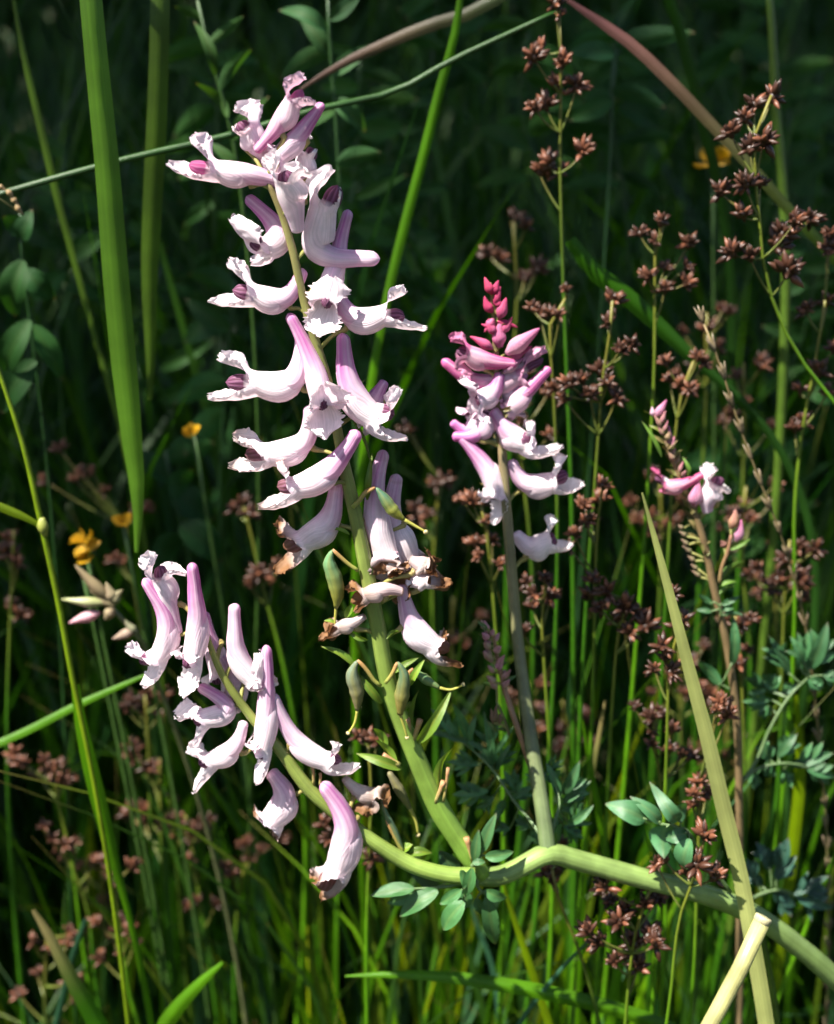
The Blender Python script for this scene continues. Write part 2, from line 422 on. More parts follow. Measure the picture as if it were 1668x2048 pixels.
def leaflet(parent, Z, a, b, Y, w, name='leaflet', colA=(0.075, 0.17, 0.085), curl=0.15, fold=0.3, mat=None, roll=None, n=11, lobed=False):
    """small leaf from base a to tip b, width w (layout units of Z)"""
    p0, p1 = Z(a, Y), Z(b, Y); px = pxm(p0)*Z.k
    d = p1-p0; Lg = d.length; d.normalize()
    ro = R.uniform(-.7, .7) if roll is None else roll
    view = (p0-CAM).normalized()
    side = d.cross(view); side = side.normalized() if side.length > 1e-4 else V3((1, 0, 0))
    up = d.cross(side).normalized()
    side, up = side*math.cos(ro)+up*math.sin(ro), up*math.cos(ro)-side*math.sin(ro)
    if up.z < 0 and fold > 0: up = -up
    W = w*px*.55; cu = curl*R.uniform(.5, 1.5)
    sd = V3((R.random()*40, R.random()*40, 0))
    br = R.uniform(.7, 1.2)
    mb = MB(); nv = 7
    def fn(i, j):
        t = i/(n-1); uu = (j/(nv-1))*2-1
        ww = W*(math.sin(math.pi*min(1, t**.82*.95+.045)))**.75
        if lobed: ww *= 1+.22*math.sin(t*15+uu*1.5)
        if t > .97: ww = W*.05
        p = p0+d*Lg*t+side*ww*uu+up*(abs(uu)**1.3*ww*fold+Lg*cu*math.sin(math.pi*t)*.5-Lg*cu*.6*t*t+ww*.18*mnoise.noise(sd+V3((t*3, uu*1.5, 0))))
        rib = 1.35 if abs(uu) < .05 else 1
        c = (colA[0]*rib*br, colA[1]*(1+.15*(rib-1))*br, colA[2]*br)
        if t > .93: c = cmix(c, (0.16, 0.06, 0.05), .5)
        return p, c
    mb.grid(n, nv, fn)
    return mk(name, mb, mat or M_LEAF, parent)
def leaf(parent, Z, pet, Y, leaflets, rad=4, colA=(0.075, 0.17, 0.085), name='leaf', pcol=(0.14, 0.22, 0.09), lobes=False, **kw):
    """a compound leaf: petiole part with leaflets"""
    Y0 = Y if not isinstance(Y, tuple) else Y[0]; Y1 = Y if not isinstance(Y, tuple) else Y[1]
    pts = [Z(p, mix(Y0, Y1, i/(len(pet)-1))) for i, p in enumerate(pet)]
    ps = spline(pts, 14); px = pxm(ps[0]); mb = MB()
    mb.tube(ps, [rad*px*mix(1, .6, i/13) for i in range(14)], lambda t, a: pcol, 7)
    inv = lambda q: q
    # little stalks to every leaflet so that it is held
    for (a, b, w) in leaflets:
        q = Z(a, Y1); near = min(ps, key=lambda s: (s-q).length)
        if (near-q).length > 2*px: mb.tube(spline([near, mix(near, q, .5)+V3((0, 0, px)), q+(Z(b, Y1)-q)*.06], 5), [2.2*px]*5, lambda t, an: pcol, 5)
    o = mk(name, mb, M_STEM, parent)
    for (a, b, w) in leaflets:
        yy = Y1+R.uniform(-.002, .002); ro = R.uniform(-.5, .5)
        leaflet(o, Z, a, b, yy, w*(.62 if lobes else 1), colA=colA, roll=ro, **kw)
        if lobes:
            dx, dy = b[0]-a[0], b[1]-a[1]
            for sg in (1, -1):
                for f0, ln, an in ((.18, .62, .75), (.42, .5, .62)):
                    if R.random() < .2: continue
                    an *= sg*R.uniform(.8, 1.2); ln *= R.uniform(.8, 1.15); p = (a[0]+dx*f0, a[1]+dy*f0)
                    leaflet(o, Z, p, (p[0]+ln*(dx*math.cos(an)-dy*math.sin(an)), p[1]+ln*(dx*math.sin(an)+dy*math.cos(an))), yy, w*.42, colA=colA, roll=ro, name='lobe', n=8, **kw)
    return o

def pod(parent, Z, ped, body, rads, style, Y, colA, colB, stigma=True):
    mb = MB()
    b3 = [Z(p, Y) for p in body]; px = pxm(b3[0])*Z.k
    p3 = [Z(p, Y) for p in ped]
    if p3: mb.tube(spline(p3, 8), [14*px]*7+[9*px], lambda t, a: cmix((0.35, 0.42, 0.10), (0.50, 0.26, 0.13), t), 8)
    o = None
    n = 18; ps = spline(b3, n); rr = [lerp_list(rads, i/(n-1))*px*(1+.04*math.sin(i*1.9)) for i in range(n)]; rr[0] *= .5
    pm = MB()
    pm.tube(ps, rr, lambda t, a: cmix(cmix(colA, colB, sm(t*1.4-.2)), (0.35, 0.32, 0.08), .35*clamp(math.cos(a*2)**8)), 12)
    o = mk('seed_pod', pm, M_STEM, parent)
    if p3: mk('pod_stalk', mb, M_STEM, o)
    if style:
        s3 = [b3[-1]]+[Z(p, Y) for p in style]; sb = MB()
        sb.tube(spline(s3, 10), [mix(11, 7, i/9)*px for i in range(10)], lambda t, a: (0.50, 0.48, 0.12), 7)
        if stigma:
            e = s3[-1]
            for k in range(7):
                q = e+rdir()*14*px; sb.tube([e, mix(e, q, .6), q], [9*px, 11*px, 5*px], lambda t, a: (0.68, 0.58, 0.30), 6)
        mk('style', sb, M_STEM, o)
    return o

def bract(parent, Z, a, b, w, Y, col=(0.22, 0.36, 0.06)):
    return leaflet(parent, Z, a, b, Y, w, name='bract', colA=col, curl=.25, fold=.55)
def stub(parent, Z, a, b, w, Y):
    p0, p1 = Z(a, Y), Z(b, Y); px = pxm(p0)*Z.k; mb = MB()
    mb.tube(spline([p0, mix(p0, p1, .5)+V3((w*px*.2, 0, 0)), p1], 6), [w*px, w*px*.85, w*px*.8, w*px*.85, w*px, w*px*1.1], lambda t, an: cmix((0.42, 0.42, 0.14), (0.55, 0.32, 0.17), t*1.4), 8)
    return mk('flower_stalk', mb, M_STEM, parent)

# ------------------------------------------------------------------ the flowering plant in front
root = V3((P(1900, 2150, .05).x+.03, 0.06, 0.0))
plant = thing('corydalis_plant', root, 'pale pink flowering plant with serrated white lips on three thick green stalks', 'plant')
GREEN_A = (0.24, 0.41, 0.08); GREEN_B = (0.34, 0.45, 0.07); OLIVE = (0.25, 0.19, 0.10); PALEG = (0.27, 0.38, 0.12)
stem(plant, 'main_stem', [(2000, 2300), (1800, 2085), (1690, 1975), (1600, 1895), (1500, 1825), (1400, 1785), (1280, 1755), (1160, 1722), (1095, 1708), (1040, 1735), (1000, 1752), (955, 1752), (925, 1748)],
     [.05, .03, .022, .018, .015, .012, .010, .008, .006, .004, .002, 0, 0], [21, 21, 21, 21, 21, 21, 21, 21, 21, 20, 20, 19, 15], (0.17, 0.26, 0.10), PALEG, 'base', n=80)
mb = MB(); e0 = P(2000, 2300, .05)
mb.tube(spline([root-V3((0, 0, .02)), root+V3((0, 0, .1)), mix(root, e0, .6)+V3((.01, 0, .03)), e0], 16), [.0036]*16, lambda t, a: (0.16, 0.24, 0.10), 12); mk('stem_base', mb, M_STEM, plant)
stem(plant, 'flower_stalk', [(965, 1752), (935, 1705), (880, 1620), (835, 1520), (802, 1440), (773, 1350), (755, 1250), (735, 1150), (715, 1050), (695, 960), (680, 890), (655, 760), (630, 680), (605, 590), (585, 500), (560, 420), (533, 360)],
     0.0, [18, 22, 22, 19.5, 18, 17, 16, 15.5, 14.5, 13, 11, 9.5, 9.5, 8.5, 8, 7, 5], GREEN_A, cmix(GREEN_B, OLIVE, .9), 'main', n=90)
stem(plant, 'flower_stalk', [(950, 1752), (900, 1750), (830, 1732), (760, 1692), (690, 1640), (620, 1580), (560, 1500), (500, 1430), (440, 1340), (412, 1265)],
     -0.004, [18, 17, 16, 15, 14, 14, 12, 9.5, 7.5, 5], (0.27, 0.40, 0.10), cmix(GREEN_B, OLIVE, .55), 'left', n=60)
stem(plant, 'flower_stalk', [(1097, 1712), (1088, 1640), (1062, 1480), (1038, 1300), (1018, 1080), (1003, 880), (992, 730), (985, 600), (980, 565)],
     [.006, .01, .02, .03, .036, .04, .04, .04, .04], [17, 16, 14, 12, 10.5, 9, 7, 4, 3], (0.14, 0.20, 0.085), (0.30, 0.20, 0.12), 'mid', n=60)
stem(plant, 'bud_stalk', [(1070, 1560), (1050, 1500), (1026, 1430), (1013, 1390), (998, 1330), (985, 1260)], [.018, .02, .022, .024, .025, .025], [6, 6, 6, 5.5, 5, 3], (0.34, 0.20, 0.11), (0.32, 0.20, 0.12), 'budst', n=24)
stem(plant, 'bud_stalk', [(1018, 1470), (1005, 1430), (994, 1405)], .024, [3, 3, 2], (0.22, 0.22, 0.10), (0.22, 0.22, 0.10), 'budst', n=10)

fz = lambda Z, dy, *a, **k: flower(plant, Z, *a, Y=dy, **k)
mmY = 0.0001       # one layout unit is about a tenth of a millimetre at the main stem
# main spike, top down
fz(Z1, 0, (780, 640, 60), (570, 585), (380, 565), (228, 398), (96, 535), (210, 530), pink=.7, r=19, flush=.15, tip=(0.36, .05, .18))
fz(Z1, 30*mmY, (640, 540, 60), (600, 420), (555, 340), (482, 232), (462, 330), (490, 290), r=20, pink=.6, flush=.12)
fz(Z1, 0, (585, 455), (700, 330), (795, 190), (860, 62), (905, 200), (850, 110), r=16, lw=28, pink=.9, hot=.25, flush=.3, tip=(0.42, .10, .25))
fz(Z1, 10*mmY, (960, 180), (830, 360), (730, 480), (690, 425), (690, 600), (690, 520), pink=1., r=16, flush=.3)
fz(Z1, -30*mmY, (828, 905), (795, 750, -30), (768, 610, -60), (730, 480, -50), (880, 600, -20), (745, 560, -75), r=22, lw=25, pink=.35)
fz(Z1, 50*mmY, (830, 700), (850, 570), (872, 480), (895, 380), (935, 450), (920, 440), r=16, lw=18, pink=.4)
fz(Z1, 10*mmY, (535, 700, 60), (700, 950, 40), (650, 1010), (440, 835, -30), (570, 1085, -30), (560, 955, -35), lw=32, pink=.9)
fz(Z1, 0, (850, 1100, 40), (745, 1270), (590, 1260), (422, 1090), (332, 1300), (455, 1220), lw=25, pink=.75)
fz(Z1, 10*mmY, (1278, 1045), (930, 985, 10), (970, 770), (1020, 570), (1060, 660, 30), (1045, 640, 10), r=24, lw=24, pink=.55)
fz(Z1, -8*mmY, (1100, 775, 110), (1020, 1130, 70), (978, 1300, -30), (1000, 1150, -95), (945, 1485, -75), (972, 1310, -115), lw=33, pink=.85)
fz(Z1, 10*mmY, (1010, 1150, 80), (1140, 1380), (1290, 1375), (1425, 1235), (1532, 1455), (1420, 1370), lw=24, pink=.8)
fz(Z2, 5*mmY, (625, 60, 40), (560, 340), (380, 360), (162, 222), (102, 442), (200, 345), pink=.55, r=22, lw=25)
fz(Z2, -16*mmY, (545, -40, 40), (700, 300, 10), (738, 480, -40), (735, 355, -95), (750, 655, -95), (742, 500, -120), lw=34, pink=.95)
fz(Z2, -8*mmY, (850, 70, 20), (910, 410), (1010, 545), (1185, 395), (1203, 675), (1138, 530), pink=.95, r=22, lw=29)
fz(Z2, 60*mmY, (1085, 335), (1030, 430), (1000, 520), (960, 560), (980, 640), (970, 600), pink=.9, r=16, lw=18)
fz(Z2, 5*mmY, (665, 470), (630, 680), (450, 750), (252, 680), (222, 825), (303, 752), pink=.5, brown=.4, r=21, lw=24)
fz(Z2, -35*mmY, (935, 615), (740, 860), (600, 935), (475, 800), (385, 1055), (485, 930), pink=.85, brown=.4, r=21, lw=27)
fz(Z2, 5*mmY, (820, 910), (765, 1120), (650, 1225), (480, 1190), (485, 1415), (525, 1275), pink=.6, brown=.72, r=22, lw=26)
fz(Z2, 25*mmY, (1078, 722), (1030, 1060), (1085, 1290, -30), (1120, 1340, -50), (1180, 1565, -40), (1110, 1400, -60), pink=.75, brown=.8, r=22, lw=28)
fz(Z2, 55*mmY, (1155, 858), (1125, 1130), (1220, 1320), (1345, 1310), (1455, 1470), (1340, 1400), pink=.6, brown=.85, r=21, lw=29)
fz(Z2, 80*mmY, (1197, 1188), (1190, 1300), (1220, 1380), (1290, 1430), (1290, 1500), (1290, 1460), pink=.8, brown=.85, r=18, lw=22)
fz(Z2, -22*mmY, (1185, 1515, 20), (1080, 1500), (985, 1535), (890, 1525), (935, 1625), (895, 1560), pink=.3, brown=1., r=14, lw=20)
fz(Z3, 10*mmY, (880, 560), (945, 820), (1070, 970), (1175, 930), (1272, 1110), (1195, 1005), pink=.65, brown=.72, r=20, lw=22)
fz(Z3, -10*mmY, (640, 770), (550, 820), (470, 850), (400, 880), (335, 935), (390, 925), pink=.1, brown=1., r=11, lw=14)
fz(Z3, 4*mmY, (760, 330), (790, 400), (820, 450, -10), (870, 440, -20), (850, 520, -20), (840, 480, -30), pink=.2, brown=1., r=13, lw=20)
fz(Z3, 12*mmY, (930, 400), (980, 420), (1030, 440), (1085, 370), (1090, 470), (1080, 420), pink=.2, brown=1., r=15, lw=22)
fz(Z3, 8*mmY, (900, 560), (980, 545), (1040, 545), (1100, 500), (1215, 560), (1080, 540), pink=.2, brown=.95, r=13, lw=17)
# left spike
LY = -0.004
fl = lambda dy, *a, **k: flower(plant, Z4, *a, Y=LY+dy*mmY, key='left', **{**k, 'r': k.get('r', 19)*.88})
fl(10, (372, 575, -10), (320, 400), (275, 220), (235, 68), (405, 200, 20), (250, 130), r=19, lw=27, pink=.55, hot=.1)
fl(0, (152, 212), (300, 590), (255, 715), (40, 690), (155, 910), (128, 760), pink=.9, r=19, lw=24)
fl(-15, (455, 112), (490, 560), (470, 720, -20), (385, 690, -60), (420, 970, -50), (432, 790, -70), pink=.95, r=20, lw=26)
fl(5, (738, 375), (785, 760), (850, 860), (930, 690, -10), (1012, 895, -10), (915, 845, -30), pink=.6, r=20, lw=26)
fl(-10, (942, 640, 40), (935, 1120), (920, 1300, -20), (810, 1285, -60), (890, 1535, -50), (905, 1380, -70), pink=.85, r=19, lw=28)
fl(0, (500, 900, 30), (680, 1050), (560, 1115), (378, 1120), (505, 1285), (472, 1150), pink=.8, lw=25)
fl(-8, (800, 1130, 20), (725, 1300), (600, 1385), (437, 1330), (488, 1590), (505, 1410), pink=.4, lw=24)
fl(0, (985, 955), (1140, 1265), (1310, 1390), (1420, 1290), (1535, 1430), (1420, 1385), pink=.6, r=19, lw=23)
fl(40, (640, 700), (730, 880), (745, 1000), (690, 1040), (720, 1080), (710, 1050), pink=.6, r=19, lw=20)
fl(45, (540, 430), (590, 640), (630, 800), (590, 940), (670, 960), (630, 900), pink=.8, r=17, lw=20)
f5 = lambda dy, *a, **k: flower(plant, Z5, *a, Y=LY+dy*mmY, key='left', **k)
f5(0, (165, 165), (235, 300), (185, 425), (70, 400), (205, 535), (120, 450), pink=.6, brown=.6, r=22, lw=20)
f5(-20, (438, 232), (565, 440), (535, 690), (415, 760), (440, 860), (440, 815), pink=.85, brown=.62, r=23, lw=19)
f5(15, (560, 205), (640, 275), (715, 300), (775, 350), (620, 350), (690, 410), pink=.0, brown=1., r=13, lw=16)
# pink spike behind
SY = .04
f6 = lambda dy, *a, **k: flower(plant, Z6, *a, Y=SY+dy*mmY, key='mid', **k)
f6(-15, (590, 640), (390, 620), (260, 575), (145, 488), (300, 700), (190, 540), pink=1.1, hot=.6, r=15, lw=17, flush=.55)
f6(10, (82, 615), (370, 770), (590, 740), (795, 562), (620, 860), (775, 600), pink=1.1, hot=.45, r=16, lw=20, flush=.45)
f6(0, (818, 668), (620, 870), (550, 950), (500, 890), (560, 1030), (520, 960), pink=1.1, hot=.35, r=15, lw=18, flush=.35)
f6(20, (640, 690), (600, 780), (560, 900), (690, 890), (640, 1010), (650, 950), pink=.9, hot=.2, r=17, lw=20, flush=.25)
f6(-20, (480, 700, 40), (410, 850, 10), (340, 890, -20), (195, 765, -30), (410, 1000, -40), (320, 885, -60), pink=1., r=17, lw=22, flush=.15)
f6(0, (150, 1135), (330, 1110), (400, 1010), (300, 960), (440, 990), (370, 960), pink=1.1, r=15, lw=18, flush=.3)
f6(15, (148, 1035), (260, 1095), (330, 1020), (180, 935), (340, 950), (250, 940), pink=1.1, r=13, lw=15, flush=.3)
f6(-12, (420, 950, 20), (560, 1130), (640, 1190), (712, 1035, -20), (905, 1215, -10), (680, 1150, -60), pink=.8, r=19, lw=25)
f6(-8, (200, 1130, 20), (420, 1420), (460, 1530, -20), (330, 1540, -50), (450, 1735, -40), (440, 1570, -60), pink=.95, r=17, lw=22)
f6(0, (545, 1295), (650, 1450), (830, 1460), (920, 1280), (1052, 1475), (950, 1400), pink=.6, lw=24)
f6(5, (575, 1790), (690, 1885), (800, 1870), (872, 1715), (975, 1890), (865, 1830), pink=.3, lw=23)
PK = (0.50, 0.06, 0.15); PK2 = (0.55, .17, .32); WP = (0.74, .52, .60)
for a, b, w, ca, cb in [((425, 165), (372, 48), 62, PK, (0.6, .08, .16)), ((445, 170), (468, 70), 55, PK, PK), ((430, 290), (372, 178), 60, PK, PK), ((470, 330), (520, 188), 75, PK2, PK),
                        ((435, 330), (372, 425), 62, PK2, PK), ((460, 350), (600, 392), 46, PK, PK), ((470, 260), (455, 180), 50, PK, PK), ((480, 530), (492, 342), 95, PK2, (0.7, .22, .38)),
                        ((520, 570), (748, 398), 112, WP, PK2), ((430, 540), (272, 452), 66, PK2, PK), ((520, 640), (580, 610), 60, WP, WP), ((450, 440), (400, 330), 58, PK2, PK), ((490, 430), (560, 320), 56, PK2, PK), ((440, 240), (480, 110), 50, PK, PK), ((450, 400), (350, 370), 44, PK, PK), ((540, 610), (700, 520), 70, PK2, PK), ((500, 700), (640, 600), 70, WP, PK2)]:
    bud(plant, Z6, a, b, SY-.001, w*1.05, ca, cb, key='mid')
for a, b, w in [((450, 560), (380, 500), 26), ((450, 300), (410, 250), 24), ((460, 180), (440, 110), 22), ((470, 640), (560, 590), 26), ((480, 960), (600, 920), 30), ((500, 1010), (540, 960), 30), ((440, 1150), (400, 1080), 26), ((500, 1470), (340, 1460), 16), ((455, 420), (510, 360), 26)]:
    bract(plant, Z6, a, b, w, SY-.0015, (0.30, .26, .10))
# bud cluster on its short stalk
rb = random.Random(21)
for k in range(19):
    t = k/18; cx, cy = mix(255, 205, t), mix(420, 165, t)
    a = rb.uniform(-1, 1); o = (1-t*.5)*rb.uniform(25, 62)*(1 if a > 0 else -1)
    p1 = (cx+o, cy-rb.uniform(20, 55), rb.uniform(-40, 40))
    mixc = rb.random()
    bud(plant, Z8, (cx+o*.25, cy), p1, .025, rb.uniform(24, 34), cmix((0.40, 0.42, 0.16), (0.60, .30, .32), mixc), cmix((0.52, .28, .27), (0.66, .29, .40), mixc), key='budst')
    if k % 3 == 0: bract(plant, Z8, (cx+o*.2, cy+8), (cx+o*1.5, cy-rb.uniform(10, 40)), 18, .025, (0.10, .19, .06))
for a, b in [((225, 565), (215, 500)), ((240, 560), (238, 488)), ((250, 570), (262, 510))]:
    bud(plant, Z8, a, b, .024, 26, (0.22, .20, .09), (0.30, .18, .12), key='budst')
for a, b in [((240, 600), (200, 555)), ((280, 600), (245, 585))]: bract(plant, Z8, a, b, 20, .024, (0.14, .22, .07))
# seed pods
GA, GB = (0.15, 0.29, 0.14), (0.30, 0.30, 0.07)
pod(plant, Z2, [(905, 1040), (935, 1010), (975, 960), (1030, 932)], [(1035, 932), (1080, 990), (1130, 1060), (1190, 1110)], [8, 33, 38, 12], [(1260, 1150), (1310, 1178)], -.0015, (0.09, .19, .12), (0.30, .30, .05))
pod(plant, Z3, [(590, 470), (540, 440), (480, 390), (418, 330)], [(418, 332), (395, 400), (430, 520), (450, 650), (440, 720)], [10, 45, 56, 48, 15], [(432, 830)], -.0015, GA, GB, False)
pod(plant, Z3, [(740, 1240), (700, 1210), (650, 1140), (585, 1068)], [(585, 1070), (550, 1150), (580, 1280), (582, 1400)], [10, 48, 50, 15], [(560, 1500), (522, 1555)], -.002, (0.17, .22, .15), (0.24, .21, .10))
pod(plant, Z3, [(770, 1220), (815, 1160), (848, 1085)], [(852, 1080), (890, 1150), (880, 1300), (868, 1430)], [10, 40, 52, 20], [(900, 1530), (915, 1585)], -.0035, (0.12, .20, .11), (0.27, .23, .07))
pod(plant, Z3, [(820, 1280), (925, 1215), (935, 1140), (955, 1125)], [(955, 1130), (1030, 1190), (1125, 1250)], [10, 36, 14], [(1200, 1266), (1290, 1230)], .001, GA, (0.20, .30, .12))
pod(plant, Z5, [], [(800, 170), (850, 255), (912, 365)], [14, 31, 13], [(950, 450), (957, 510)], .003, (0.22, .20, .12), (0.20, .20, .08))
pod(plant, Z5, [(880, 610), (850, 550), (790, 430)], [(880, 605), (830, 480), (785, 395), (760, 330)], [8, 16, 16, 8], [], -.002, (0.10, .17, .10), (0.12, .19, .12), False)
for a, b, w in [((650, 935), (500, 870), 32), ((560, 1110), (355, 965), 55), ((745, 1355), (575, 1150), 50), ((830, 1150), (985, 1050), 42), ((930, 1240), (1022, 1068), 46),
                ((980, 1620), (1212, 1288), 72), ((955, 1600), (968, 1258), 48), ((780, 930), (862, 862), 36), ((770, 1670), (698, 1505), 60), ((530, 230), (410, 180), 26), ((890, 1400), (945, 1345), 45),
                ((440, 820), (360, 800), 26), ((545, 700), (500, 790), 44)]:
    bract(plant, Z3, a, b, w, -.001)
for a, b, w in [((870, 155), (632, 72), 52), ((840, 150), (735, -15), 48), ((1075, 340), (1112, 20), 52), ((1090, 400), (1095, 240), 40), ((905, 615), (1030, 600), 50), ((880, 600), (925, 560), 52)]: bract(plant, Z5, a, b, w, -.002)
for a, b, w in [((845, 480), (965, 330), 26), ((905, 560), (1010, 770), 22)]: bract(plant, Z2, a, b, w, .004)
bract(plant, Z2, (985, 1000), (1008, 755), 34, .0005)
for a, b, w in [((935, 1560), (915, 1458), 17), ((950, 1610), (1000, 1465), 20)]: stub(plant, Z3, a, b, w, -.001)
for a, b, w in [((858, 135), (768, 82), 17), ((1048, 335), (1095, 222), 14), ((1095, 330), (1120, 150), 9), ((1245, 650), (1218, 525), 15)]: stub(plant, Z5, a, b, w, -.002)
# small pedicels hanging out of the left stalk
for a, b in [((395, 240), (390, 140)), ((430, 240), (432, 180))]: stub(plant, Z5, a, b, 9, LY)
# leaves where the stalks part
LG = (0.085, 0.215, 0.075)
leaf(plant, Z5, [(1210, 770), (1100, 790), (935, 800)], -.004, [((935, 800), (700, 832), 78), ((935, 815), (790, 885), 66), ((1065, 812), (848, 945), 96)], colA=LG)
leaf(plant, Z5, [(1235, 745), (1215, 800), (1205, 850)], -.009, [((1190, 805), (1072, 885), 62), ((1205, 870), (1080, 1028), 96), ((1200, 820), (1235, 905), 66), ((1248, 690), (1212, 850), 64), ((1195, 700), (1208, 800), 46)], colA=(0.10, .25, .09))
leaf(plant, Z5, [(1270, 760), (1285, 800), (1325, 830)], -.003, [((1320, 808), (1437, 858), 64), ((1328, 835), (1375, 1122), 84), ((1270, 850), (1303, 940), 50)], colA=LG)
leaf(plant, Z5, [(1245, 680), (1270, 655), (1300, 620)], -.003, [((1262, 650), (1282, 488), 52), ((1300, 600), (1372, 402), 62), ((1320, 625), (1472, 605), 64), ((1300, 610), (1300, 550), 32), ((1250, 660), (1320, 655), 36)], colA=(0.11, .26, .10))
leaf(plant, Z5, [(1170, 740), (1120, 690), (1090, 640)], .008, [((1160, 720), (1075, 600), 96), ((1075, 800), (888, 665), 70)], colA=(0.075, .17, .07))
# leaf cluster beside the second stalk
MG = (0.10, 0.25, 0.10)
leaf(plant, Z8, [(448, 1080), (400, 1000), (310, 890), (230, 770), (130, 670)], (.01, .03), [((140, 680), (55, 470), 62), ((85, 640), (-30, 505), 62), ((170, 740), (28, 725), 46), ((230, 755), (163, 645), 42), ((240, 765), (297, 650), 46), ((225, 745), (190, 520), 50),
     ((205, 850), (50, 866), 58), ((232, 870), (148, 932), 46), ((270, 890), (243, 972), 56), ((335, 860), (272, 768), 50), ((300, 880), (395, 828), 50), ((400, 1000), (310, 965), 46), ((388, 1015), (425, 1085), 60), ((300, 1010), (225, 1020), 40)], colA=MG, lobes=True)
leaf(plant, Z8, [(460, 1080), (480, 1000), (505, 890), (470, 800)], (.008, .022), [((500, 880), (458, 735), 60), ((520, 865), (592, 728), 72), ((520, 900), (637, 808), 62), ((510, 930), (605, 898), 50), ((540, 990), (652, 915), 60), ((520, 1000), (612, 1052), 50), ((482, 1030), (500, 955), 42), ((440, 780), (525, 715), 28), ((430, 800), (360, 780), 34)], colA=MG, lobes=True)
# curled bright leaf in front of the pale blade
leaf(plant, Z8, [(1230, 1280), (1150, 1170), (1080, 1080), (1050, 1020), (930, 990)], (.012, .005), [((870, 970), (715, 905), 90), ((935, 985), (820, 878), 54), ((1010, 978), (908, 845), 62), ((1020, 985), (1030, 888), 52), ((960, 1000), (940, 1118), 112), ((1060, 1055), (1025, 1192), 84), ((1045, 1030), (945, 1050), 62)], colA=(0.10, .25, .11), curl=.5)

# ------------------------------------------------------------------ second plant further right
Y3 = .055
root2 = V3((P(1480, 1700, Y3).x+.01, Y3+.01, 0))
plant2 = thing('corydalis_plant', root2, 'slender budding plant with brownish stalk and few pink flowers behind the pale leaf', 'plant')
stem(plant2, 'flower_stalk', [(400, 540), (450, 680), (500, 820), (590, 1040), (680, 1270), (735, 1480), (775, 1680), (860, 2048), (935, 2600), (950, 3200), (955, 3900)], Y3, [3, 4, 5, 6, 7, 7.5, 8, 8, 8, 8, 8], (0.27, .19, .10), (0.14, .13, .07), 'third', Z=Z7, n=90, ground_at=tuple(root2-V3((0, 0, .02))))
stem(plant2, 'side_stalk', [(815, 1660), (835, 1540), (870, 1450), (895, 1330)], Y3-.002, [4, 4, 4, 3], (0.30, .22, .10), (0.34, .18, .12), 'third', Z=Z7, n=12)
f7 = lambda dy, *a, **k: flower(plant2, Z7, *a, Y=Y3+dy*mmY, key='third', **k)
f7(-14, (702, 915), (560, 985), (450, 1000), (345, 885), (400, 1030), (370, 930), r=12, lw=11, pink=1.1, hot=.8, flush=.6)
f7(-5, (735, 1180), (735, 1110), (775, 1010), (800, 890), (860, 1040), (825, 930), r=17, lw=20, pink=.5)
for a, b, w, ca, cb in [((640, 1135), (672, 950), 105, WP, PK2), ((375, 520), (455, 408), 60, WP, PK2), ((360, 520), (355, 455), 40, WP, WP), ((465, 720), (470, 585), 52, (0.4, .3, .2), PK2), ((890, 1290), (925, 1150), 72, (0.42, .30, .12), (0.5, .25, .2)), ((930, 1380), (965, 1225), 66, WP, PK2), ((850, 1420), (825, 1370), 50, (0.24, .12, .09), (0.2, .1, .08))]:
    bud(plant2, Z7, a, b, Y3-.001, w, ca, cb, key='third')
rb = random.Random(5)
for k in range(16):
    t = k/15; x, y = mix(400, 560, t), mix(545, 960, t); s_ = 1 if k % 2 else -1; l = rb.uniform(55, 95)
    bud(plant2, Z7, (x, y), (x+s_*l*.5-8, y-l), Y3+rb.uniform(-.002, .001), rb.uniform(30, 44), cmix((0.28, .30, .10), (0.5, .3, .28), rb.random()), cmix((0.30, .24, .10), (0.55, .2, .28), rb.random()), key='third')
for k in range(26):
    t = k/25; x, y = mix(395, 720, t), mix(560, 1480, t); s = 1 if k % 2 else -1
    bract(plant2, Z7, (x, y), (x+s*rb.uniform(30, 95)-15, y-rb.uniform(35, 95)), rb.uniform(18, 34), Y3+rb.uniform(-.002, .002), cmix((0.20, .26, .06), (0.26, .19, .10), rb.random()))
for k in range(15):
    t = k/14; x, y = mix(560, 700, t), mix(1260, 1650, t); l = rb.uniform(50, 95)
    if k % 2: bud(plant2, Z7, (x, y), (x-l*.75, y-l*.55), Y3+.001, 34, (0.20, .22, .09), (0.26, .17, .12), key='third')
for a, b, w in [((815, 1660), (980, 1490), 55), ((820, 1680), (930, 1640), 30), ((815, 1740), (915, 1670), 34), ((880, 1430), (1030, 1355), 34), ((300, 560), (300, 555), 5), ((420, 830), (295, 555), 30), ((560, 880), (600, 930), 40), ((300+110, 900), (390, 850), 40)][:4]+[((420, 800), (297, 555), 28), ((600, 930), (575, 800), 34)]:
    bract(plant2, Z7, a, b, w, Y3-.002, (0.16, .30, .06))
MG2 = (0.08, 0.21, 0.085)
leaf(plant2, Z8, [(1190, 110), (1175, 60), (1160, 50)], Y3-.002, [((1150, 60), (1092, 18), 24), ((1150, 92), (1086, 84), 24), ((1190, 62), (1268, 28), 24), ((1200, 104), (1284, 102), 22), ((1190, 85), (1245, 78), 16), ((1215, 110), (1225, 95), 10)], colA=MG2, rad=3)
leaf(plant2, Z8, [(1225, 420), (1200, 405), (1190, 400)], Y3-.002, [((1190, 405), (1090, 295), 46), ((1235, 320), (1250, 120), 44)], colA=MG2, rad=3)
